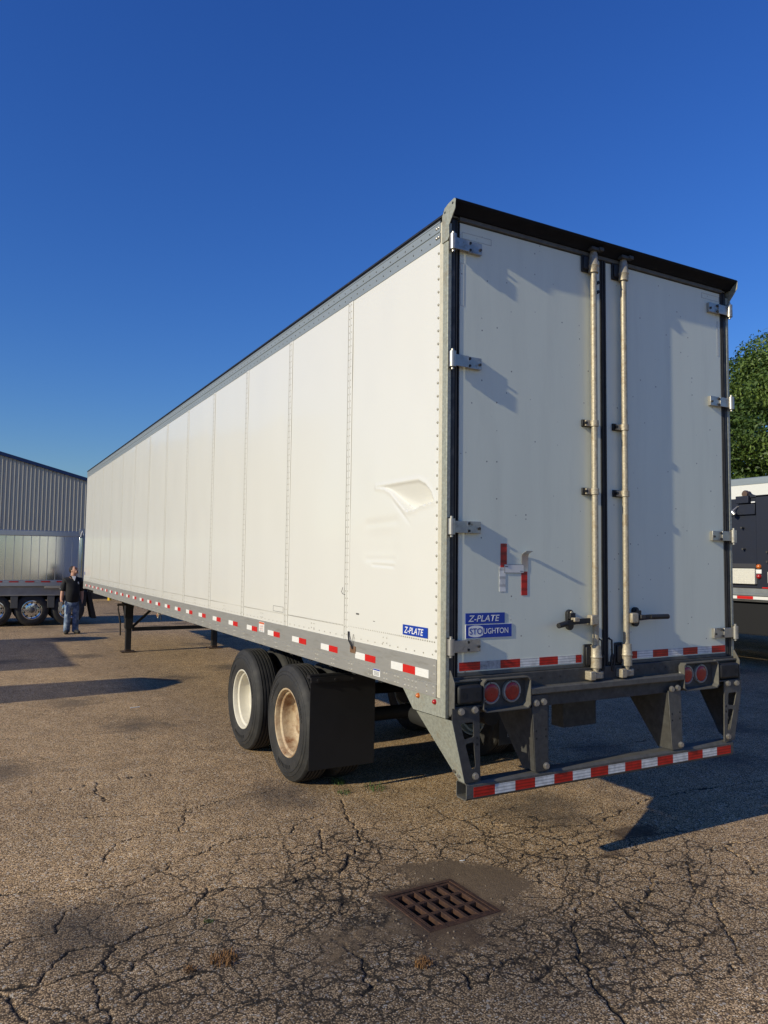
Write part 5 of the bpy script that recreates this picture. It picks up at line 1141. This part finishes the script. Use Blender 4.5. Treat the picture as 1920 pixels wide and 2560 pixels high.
def tree(label, base, hgt, rad, nleaf, seed, leaf=.20, ncl=60):
    rg = np.random.default_rng(seed); t = thing('deciduous_tree', label, 'tree', base, group='tall trees behind the yard')
    bx, by_, _ = base; m = MB()
    m.tube([(bx, by_, -.1), (bx+.1, by_, hgt*.2), (bx-.05, by_+.1, hgt*.45), (bx+.1, by_, hgt*.8)], [.38, .32, .24, .08], 10)
    cl = []
    for i in range(ncl):
        ph = rg.uniform(0, 2*math.pi); zz = rg.uniform(.10, .97); rr = rad*math.sin(math.pi*(.18+.82*zz)**.9)**.6*rg.uniform(.45, 1)
        c = np.array([bx+rr*math.cos(ph), by_+rr*math.sin(ph), hgt*zz]); cl.append((c, rg.uniform(.7, 1.45)*rad/4.5))
        if i % 2 == 0: z0 = max(.15, zz-.22)*hgt; m.tube([(bx, by_, z0), tuple((np.array([bx, by_, z0])*.5+c*.5)+np.array([0, 0, .2])), tuple(c)], [.12, .07, .03], 6)
    m.build('trunk', BARK, t)
    C_ = np.array([c for c, r in cl]); Rd = np.array([r for c, r in cl]); k = rg.integers(0, len(cl), nleaf)
    d = rg.normal(size=(nleaf, 3)); d /= np.linalg.norm(d, axis=1)[:, None]; rr = rg.uniform(.35, 1, nleaf)**.5
    P = C_[k]+d*(Rd[k]*rr)[:, None]*np.array([1, 1, .72])
    nrm = d*.6+rg.normal(size=(nleaf, 3))*.6+np.array([0, 0, .5]); nrm /= np.linalg.norm(nrm, axis=1)[:, None]
    a = np.cross(nrm, rg.normal(size=(nleaf, 3))); a /= np.linalg.norm(a, axis=1)[:, None]; b = np.cross(nrm, a); s = leaf*rg.uniform(.6, 1.2, nleaf)[:, None]
    off = np.array(base)
    vs = np.stack([P-a*s, P-b*s*.45+nrm*s*.1, P+a*s, P+b*s*.45+nrm*s*.1], 1).reshape(-1, 3)-off
    me = bpy.data.meshes.new('crown'); me.vertices.add(nleaf*4); me.vertices.foreach_set('co', vs.ravel()); me.loops.add(nleaf*4); me.loops.foreach_set('vertex_index', np.arange(nleaf*4, dtype=np.int32)); me.polygons.add(nleaf); me.polygons.foreach_set('loop_start', np.arange(0, nleaf*4, 4, dtype=np.int32)); me.update(calc_edges=True)
    tone = np.repeat(np.clip(rg.normal(.5, .22, nleaf)+(rg.random(len(cl))-.5)[k]*.8, 0, 1), 4).astype(np.float32); at = me.attributes.new('tone', 'FLOAT', 'POINT'); at.data.foreach_set('value', tone)
    me.materials.append(LEAF); o = bpy.data.objects.new('crown', me); COL.objects.link(o); o.parent = t
tree('tall leafy tree rising right behind the white trailer edge', (28.2, 21.5, 0), 10.4, 4.8, 50000, 3, .115, 70)
tree('tallest leafy tree at the right edge of the picture', (32.2, 18.4, 0), 12.9, 5.6, 110000, 4, .11, 130)
tree('leafy tree hidden mostly behind the white trailer doors', (28.5, 24.5, 0), 9.8, 4.8, 30000, 5, .13)
tree('leafy tree farther right beyond the flatbed', (36.0, 9.5, 0), 13.0, 5.0, 12000, 6, .22)

# ================================================================== SMALL THINGS ON THE GROUND
def tuft(label, cat, c, rad, n, hgt, cols, seed):
    rg = random.Random(seed); m = MB()
    for i in range(n):
        a = rg.uniform(0, 6.28); r = rad*math.sqrt(rg.random()); x, y = c[0]+r*math.cos(a), c[1]+r*math.sin(a); h_ = hgt*rg.uniform(.4, 1); w_ = rg.uniform(.0012, .003); t = rg.uniform(0, 6.28); l = rg.uniform(.2, 1.1)*h_
        dx, dy = math.cos(t), math.sin(t)
        m.add([(x-dy*w_, y+dx*w_, -.008), (x+dy*w_, y-dx*w_, -.008), (x+dx*l*.4+dy*w_*.8, y+dy*l*.4-dx*w_*.8, h_*.7), (x+dx*l*.4-dy*w_*.8, y+dy*l*.4+dx*w_*.8, h_*.7), (x+dx*l, y+dy*l, h_)], [(0, 1, 2, 3), (3, 2, 4)])
    o = m.build('grass_tuft', cols, smooth=0); tag(o, label, cat, 'tufts growing in the cracks')
DRY = mat('dry_grass', (.26, .13, .045), .8, var=.4, vscale=40); GRN = mat('green_weed', (.06, .12, .02), .7, var=.5, vscale=40)
g1 = (-0.478, -0.526); tuft('dry orange grass clump just below the drain grate', 'grass', g1, .045, 120, .030, DRY, 1)
g2 = (-1.311, -0.042); tuft('dry reddish grass clump left below the drain grate', 'grass', g2, .07, 170, .035, DRY, 2)
g3 = (-1.482, -0.057); tuft('small dry grass clump at the left crack', 'grass', g3, .03, 50, .022, DRY, 3)
tuft('green weed in the crack beside the rear tyre', 'weed', (.405, 2.29), .06, 90, .06, GRN, 4)
tuft('thin green weed nearer the camera in the tyre side crack', 'weed', (.33, 2.03), .06, 60, .035, GRN, 5)
tuft('sparse green weed under the mud flap edge', 'weed', (.62, 2.02), .09, 60, .06, GRN, 6)
g4 = (-1.274, 0.371); tuft('tiny green weed in the left cracks', 'weed', g4, .025, 35, .014, GRN, 7)
m = MB(); rg = random.Random(5)
for i in range(420):
    x = rg.gauss(-.15, .75); y = rg.gauss(-.35, .55); r = rg.uniform(.003, .009)
    if max(abs(x-DR['c'][0]), abs(y-DR['c'][1])) < .27: continue
    vs = [(x+r*math.cos(t)*rg.uniform(.7, 1.2), y+r*math.sin(t)*rg.uniform(.7, 1.2), -.004) for t in (0, 1.05, 2.1, 3.14, 4.2, 5.24)]
    m.add(vs+[(x+rg.uniform(-.3, .3)*r, y+rg.uniform(-.3, .3)*r, r*.7-.002)], [(k, (k+1) % 6, 6) for k in range(6)])
o = m.build('loose_gravel', mat('gravel', (.30, .23, .16), .9, var=.6, vscale=60), smooth=0, kind='stuff'); o['label'] = 'loose gravel scattered around the drain'; o['category'] = 'gravel'
sx_, sy_ = (-0.529, 6.43); m = MB(); m.tube([(sx_-.06, sy_, .006), (sx_+.06, sy_+.01, .008)], .006, 6); tag(m.build('plastic_straw', DECW), 'white straw lying on the asphalt left of the wheels', 'litter')
sx_, sy_ = (0.407, 0.42); m = MB(); m.tube([(sx_-.016, sy_+.01, .0), (sx_, sy_, .002), (sx_+.018, sy_, .002)], .0025, 5); tag(m.build('string_scrap', DECW), 'short white string scrap on the silt above the grate', 'litter')
